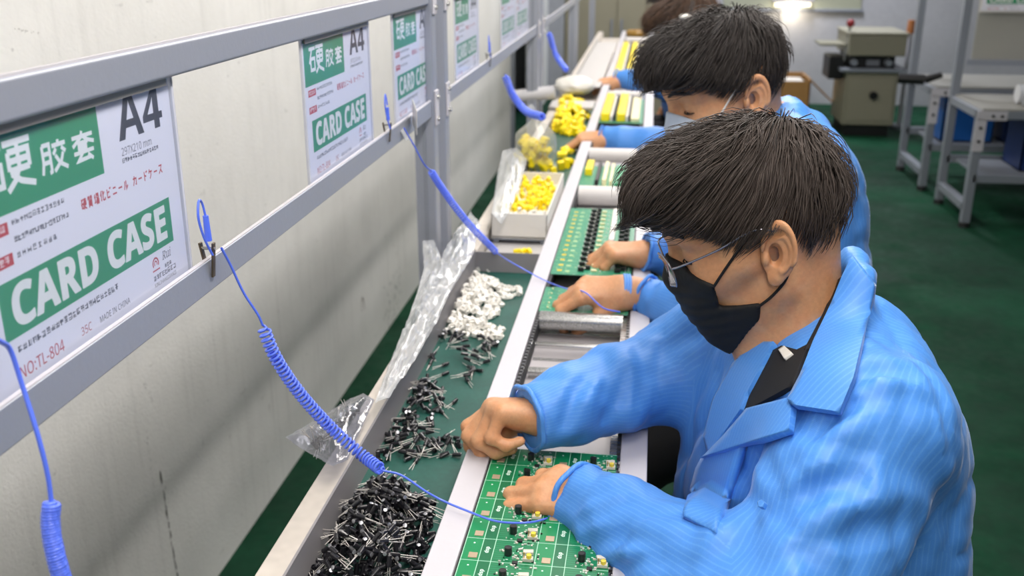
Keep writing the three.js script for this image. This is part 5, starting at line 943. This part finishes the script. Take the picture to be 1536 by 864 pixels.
// ------------------------------------------------------------------ the far end of the room
const FZ = (px, py) => PY(px, py, 0);   // floor point
{   // cutting machine on the floor by the back wall
  const f = FZ(1262, 204), z = f.z, X = (px, py) => PZ(px, py, z).x, Y = (px, py) => PZ(px, py, z).y, t = thing('lead_cutting_machine', 'olive grey bench height machine by the back wall', 'machine');
  const x0 = X(1266, 150), x1 = X(1344, 150), ym = Y(1300, 108), yb = Y(1300, 84), yt = Y(1300, 52), d = 0.6;
  const cab = part('cabinet', span(x0, x1, 0.1, ym, z, z - d, 0.01), M.olive, t); part('plinth', span(x0 + 0.03, x1 - 0.03, 0, 0.1, z - 0.03, z - d + 0.03), M.black, t);
  part('door_panel', span(x0 + 0.03, x1 - 0.03, 0.14, ym - 0.05, z + 0.008, z, 0.004), std(0x938f7d, 0.55), cab); part('door_knob', (() => { const g = new THREE.CylinderGeometry(0.035, 0.035, 0.03, 16); g.rotateX(Math.PI / 2); g.translate((x0 + x1) / 2 + 0.02, (ym + 0.1) * 0.55, z + 0.02); return g; })(), M.black, cab);
  part('deck', span(x0 - 0.06, x1 + 0.06, ym, ym + 0.03, z + 0.04, z - d, 0.005), M.aluDull, t); part('dark_works', span(x0 + 0.02, x1 - 0.04, ym + 0.03, yb, z - 0.04, z - d + 0.05), M.black, t);
  part('gauge', span((x0 + x1) / 2 - 0.06, (x0 + x1) / 2 + 0.05, ym + 0.05, ym + 0.1, z - 0.03, z - 0.045), M.capGrey, t); for (const x of [x0 + 0.05, x1 - 0.1]) part('knob', rod(V(x, ym + 0.08, z - 0.05), V(x, ym + 0.08, z + 0.03), 0.03, 0.026, 14), M.aluDull, t);
  const hd = part('hood', span(x0 - 0.01, x1 + 0.03, yb, yt, z + 0.02, z - d, 0.012), M.olive, t); part('hood_lid', span(x0 - 0.02, x1 + 0.04, yt, yt + 0.02, z + 0.03, z - d - 0.01, 0.006), std(0x9b9887, 0.5), hd);
  const q = PZ(1276, 35, z - 0.1), l = part('lever', rod(V(q.x - 0.02, yb - 0.05, q.z), q, 0.012), M.steel, t); part('lever_knob', (() => { const g = new THREE.SphereGeometry(0.035, 16, 12); g.translate(q.x, q.y, q.z); return g; })(), std(0x8e1c22, 0.35), l);
  const p0 = PZ(1232, 68, z); part('side_plate', span(p0.x, x0 - 0.02, p0.y - 0.01, p0.y + 0.01, z - 0.05, z - 0.4, 0.003), M.olive, t); part('side_block', span(x0 - 0.14, x0 - 0.01, ym - 0.08, yb - 0.02, z - 0.1, z - 0.45, 0.01), M.black, t);
}
{   // signal pole beside it
  const q = PZ(1366, 50, FZ(1262, 204).z - 0.5), t = thing('signal_pole', 'thin pole with orange cap beside the machine', 'pole', null, V(q.x, 0, q.z)), top = PZ(1366, 30, q.z).y; part('pole', rod(V(0, 0, 0), V(0, q.y, 0), 0.02), M.railWhite, t); part('cap', rod(V(0, q.y, 0), V(0, top, 0), 0.04, 0.036), std(0xa8693a, 0.5), t); part('foot', rod(V(0, 0, 0), V(0, 0.03, 0), 0.1), M.aluDull, t);
}
{   // cardboard carton with open flaps, on a low table
  const f = FZ(1200, 196), z = f.z - 0.3, x0 = PZ(1130, 150, z).x, x1 = PZ(1214, 150, z).x, top = PZ(1200, 122, z).y, t = thing('cardboard_carton', 'open brown cardboard carton near the machine', 'carton'), d = 0.5, w = 0.012;
  for (const [n, g] of [['front_side', span(x0, x1, 0.0, top, z, z - w)], ['back_side', span(x0, x1, 0.0, top, z - d, z - d + w)], ['left_side', span(x0, x0 + w, 0.0, top, z, z - d)], ['right_side', span(x1 - w, x1, 0.0, top, z, z - d)], ['bottom', span(x0, x1, 0.001, w, z, z - d)]]) part(n, g, M.cardboard, t);
  part('flap', (() => { const g = box(0.3, w, d, 0.15, 0, 0); g.rotateZ(-0.75); g.translate(x1 - 0.01, top + 0.02, z - d / 2); return g; })(), M.cardboard, t); part('flap', (() => { const g = box(x1 - x0, w, 0.26, 0, 0, -0.13); g.rotateX(-0.2); g.translate((x0 + x1) / 2, top + 0.02, z - d); return g; })(), M.cardboard, t);
  part('paper_sheet', span(x0 + 0.03, x1 - 0.04, top - 0.03, top - 0.02, z - 0.03, z - d + 0.03), M.plasticWhite, t, 'white sheet laid in the opening');
}
// aluminium tables of the next line with blue bins beneath
function frameTable(label, za, zb, x0, x1, top, postUp) {
  const t = thing('frame_table', label, 'table', 'aluminium frame tables'), s = 0.05, m = M.aluDull;
  for (const z of [za, zb]) { for (const x of [x0, x1]) { const l = part('leg', span(x - s / 2, x + s / 2, 0.03, (z === zb && postUp ? 2.2 : top), z - s / 2, z + s / 2, 0.004), m, t); part('foot', rod(V(x, 0, z), V(x, 0.03, z), 0.035, 0.03), M.black, l); } part('top_rail', span(x0, x1, top - s, top, z - s / 2, z + s / 2, 0.004), m, t); part('lower_rail', span(x0, x1, 0.28, 0.28 + s, z - s / 2, z + s / 2, 0.004), m, t); }
  for (const x of [x0, x1]) { part('end_rail', span(x - s / 2, x + s / 2, top - s, top, za, zb, 0.004), m, t); part('end_rail', span(x - s / 2, x + s / 2, 0.1, 0.1 + s, za, zb, 0.004), m, t); }
  part('table_top', span(x0, x1, top, top + 0.012, za + s / 2, zb - s / 2), std(0xa3a29c, 0.5), t);
  const br = part('corner_plate', span(x0 - 0.03, x0 + 0.14, top - 0.055, top - 0.002, za + s / 2, za + s / 2 + 0.006), M.railWhite, t); part('corner_plate', span(x0 - 0.03, x0 + 0.03, top - 0.24, top - 0.05, za + s / 2, za + s / 2 + 0.006), M.railWhite, t);
  for (const [dx, dy] of [[0.06, -0.03], [0.11, -0.03], [0, -0.1], [0, -0.18]]) part('bolt', rod(V(x0 + dx, top + dy, za + s / 2 + 0.006), V(x0 + dx, top + dy, za + s / 2 + 0.012), 0.009, 0.009, 8), M.black, br);
  return t;
}
{
  const a = FZ(1440, 340), b = FZ(1402, 305), c = FZ(1380, 285), d = FZ(1345, 255), topA = PZ(1470, 165, a.z).y, x0 = a.x + 0.02;
  frameTable('aluminium frame table with white corner plate, nearer of two', a.z, b.z, x0, x0 + 1.9, topA, true);
  frameTable('aluminium frame table standing behind another, closer to the machine', c.z, d.z, x0 - 0.02, x0 + 1.9, topA, true);
  const bins = [[x0 + 0.08, c.z - 0.08, 0.34, 'light blue plastic bin under the far frame table'], [x0 + 0.5, c.z - 0.08, 0.34, 'dark blue plastic bin behind the light blue bin'], [x0 + 0.3, a.z - 0.1, 0.55, 'dark blue plastic bin under the near frame table'], [x0 + 0.95, a.z - 0.1, 0.55, 'second dark blue bin under the near frame table']];
  bins.forEach(([x, z, w, label], i) => { const t = thing('storage_bin', label, 'bin', 'blue storage bins', V(x, 0.33, z)), h = 0.3, dd = 0.32, m = i ? std(0x12306a, 0.5) : M.binBlue; for (const [n, g] of [['front_wall', span(0, w, 0, h, 0, -0.01)], ['back_wall', span(0, w, 0, h, -dd, -dd + 0.01)], ['side_wall', span(0, 0.01, 0, h, 0, -dd)], ['side_wall', span(w - 0.01, w, 0, h, 0, -dd)], ['floor_panel', span(0, w, 0, 0.01, 0, -dd)], ['rim', span(-0.01, w + 0.01, h - 0.03, h, 0.012, -0.002, 0.004)]]) part(n, g, m, t); });
  for (const [n, z] of [['shelf_board', a.z], ['shelf_board', c.z]]) one(n, span(x0 + 0.03, x0 + 1.85, 0.315, 0.33, z - 0.03, z - (z === a.z ? 0.45 : 0.5)), M.aluDull, z === a.z ? 'lower shelf of the near frame table' : 'lower shelf of the far frame table', 'shelf');
  // upright panel with rails, lying roll and a card on the near table
  const p = thing('back_panel', 'pale upright panel with two grey rails above the near table', 'panel'), zb = b.z + 0.03; part('panel', span(x0 + 0.06, x0 + 1.86, topA + 0.22, topA + 0.72, zb, zb + 0.012), std(0xa6a59d, 0.6), p); for (const y of [topA + 0.2, topA + 0.72]) part('rail', span(x0 + 0.03, x0 + 1.87, y, y + 0.035, zb + 0.012, zb + 0.03), M.alu, p);
  const r = thing('parts_channel', 'long white channel lying on the near frame table', 'channel'); part('channel', rod(V(x0 + 0.25, topA + 0.07, a.z - 0.2), V(x0 + 1.8, topA + 0.07, a.z - 0.2), 0.055, 0.055, 20), std(0xcfd2d6, 0.5), r); part('channel', rod(V(x0 + 0.25, topA + 0.05, a.z - 0.08), V(x0 + 1.8, topA + 0.05, a.z - 0.08), 0.035, 0.035, 20), std(0x8f9296, 0.5), r);
  const q = PZ(1470, 12, zb + 0.02), card = thing('card_poster', 'green and white card on the upright panel of frame table', 'poster', 'card posters on the rails', V(q.x + 0.18, q.y + 0.11, zb + 0.045)), g = flatUV(new THREE.BoxGeometry(0.36, 0.25, 0.003), 0.36, 0.25); part('printed_sheet', g, std(0xffffff, 0.6, { map: cardPrint }), card); part('holder', box(0.38, 0.27, 0.004, 0, 0, -0.004), M.plasticWhite, card);
  const k = PZ(1392, 122, b.z + 0.1), tools = thing('black_tool', 'black hand tool lying by the table uprights', 'tool', null, V(k.x - 0.06, topA + 0.012, b.z - 0.42)); part('grip', rod(V(0, 0.04, 0), V(0.16, 0.04, 0.05), 0.035), M.black, tools); part('head', rod(V(0.16, 0.04, 0.05), V(0.26, 0.08, 0.08), 0.03, 0.02), M.black, tools);
}
{   // notice board on the back wall with the tube lamp under it
  const A = PZ(1085, 12, BACKZ + 0.03), B = PZ(1292, 11, BACKZ + 0.03), t = thing('notice_board', 'pale framed board high on the back wall', 'board'), y0 = A.y; part('board_sheet', span(A.x, B.x, y0, y0 + 0.8, BACKZ, BACKZ + 0.02), std(0xa9ac98, 0.6), t); part('lower_frame', span(A.x - 0.02, B.x + 0.02, y0 - 0.03, y0, BACKZ, BACKZ + 0.04, 0.004), M.alu, t); part('upper_frame', span(A.x - 0.02, B.x + 0.02, y0 + 0.8, y0 + 0.83, BACKZ, BACKZ + 0.04, 0.004), M.alu, t);
  const L0 = PZ(1162, 7, BACKZ + 0.1), L1 = PZ(1216, 7, BACKZ + 0.1), l = thing('wall_lamp', 'short glowing lamp in front of the pale board', 'lamp'), glow = new THREE.MeshStandardMaterial({ color: 0xffffff, emissive: 0xfff0d8, emissiveIntensity: 1.6 }); part('lamp_tube', rod(L0, L1, 0.02, 0.02, 14), glow, l); part('holder', span(L0.x - 0.03, L1.x + 0.03, L0.y + 0.03, L0.y + 0.06, BACKZ + 0.03, BACKZ + 0.14, 0.006), M.railWhite, l);
  const pl = new THREE.PointLight(0xfff0d8, 0.22, 0, 2); pl.position.set((L0.x + L1.x) / 2, L0.y - 0.05, BACKZ + 0.14); pl.castShadow = true; scene.add(pl);
}
{   // olive cabinet that closes the end of the line, with papers and a tape roll on it
  const z = -8.3, x0 = PZ(846, 40, z).x, x1 = PZ(1005, 40, z).x, t = thing('storage_cabinet', 'tall olive grey cabinet at the end of the line', 'cabinet'); part('carcass', span(x0, x1, 0.05, 1.9, z, z - 0.45, 0.008), M.olive, t);
  const mid = (x0 + x1) / 2; for (const s of [0, 1]) { const dr = part('door', span(s ? mid + 0.004 : x0 + 0.012, s ? x1 - 0.012 : mid - 0.004, 0.08, 1.88, z + 0.012, z, 0.004), std(0x949180, 0.55), t); part('handle', span(mid + (s ? 0.03 : -0.05), mid + (s ? 0.05 : -0.03), 0.9, 1.05, z + 0.03, z + 0.012, 0.004), M.aluDull, dr); } part('plinth', span(x0 + 0.02, x1 - 0.02, 0, 0.05, z - 0.02, z - 0.43), M.black, t);
  const q = PY(955, 47, BENCH + 0.05), k = thing('tape_roll', 'brown tape roll lying at the far bench end', 'tape', null, V(-0.1, BENCH + 0.03, -6.9)); part('roll', (() => { const g = new THREE.TorusGeometry(0.055, 0.022, 10, 28); g.rotateX(1.57); return g; })(), std(0x8f6d28, 0.4), k); part('core', (() => { const g = new THREE.CylinderGeometry(0.036, 0.036, 0.04, 20, 1, true); return g; })(), M.cardboard, k);
}
renderer.render(scene, camera);
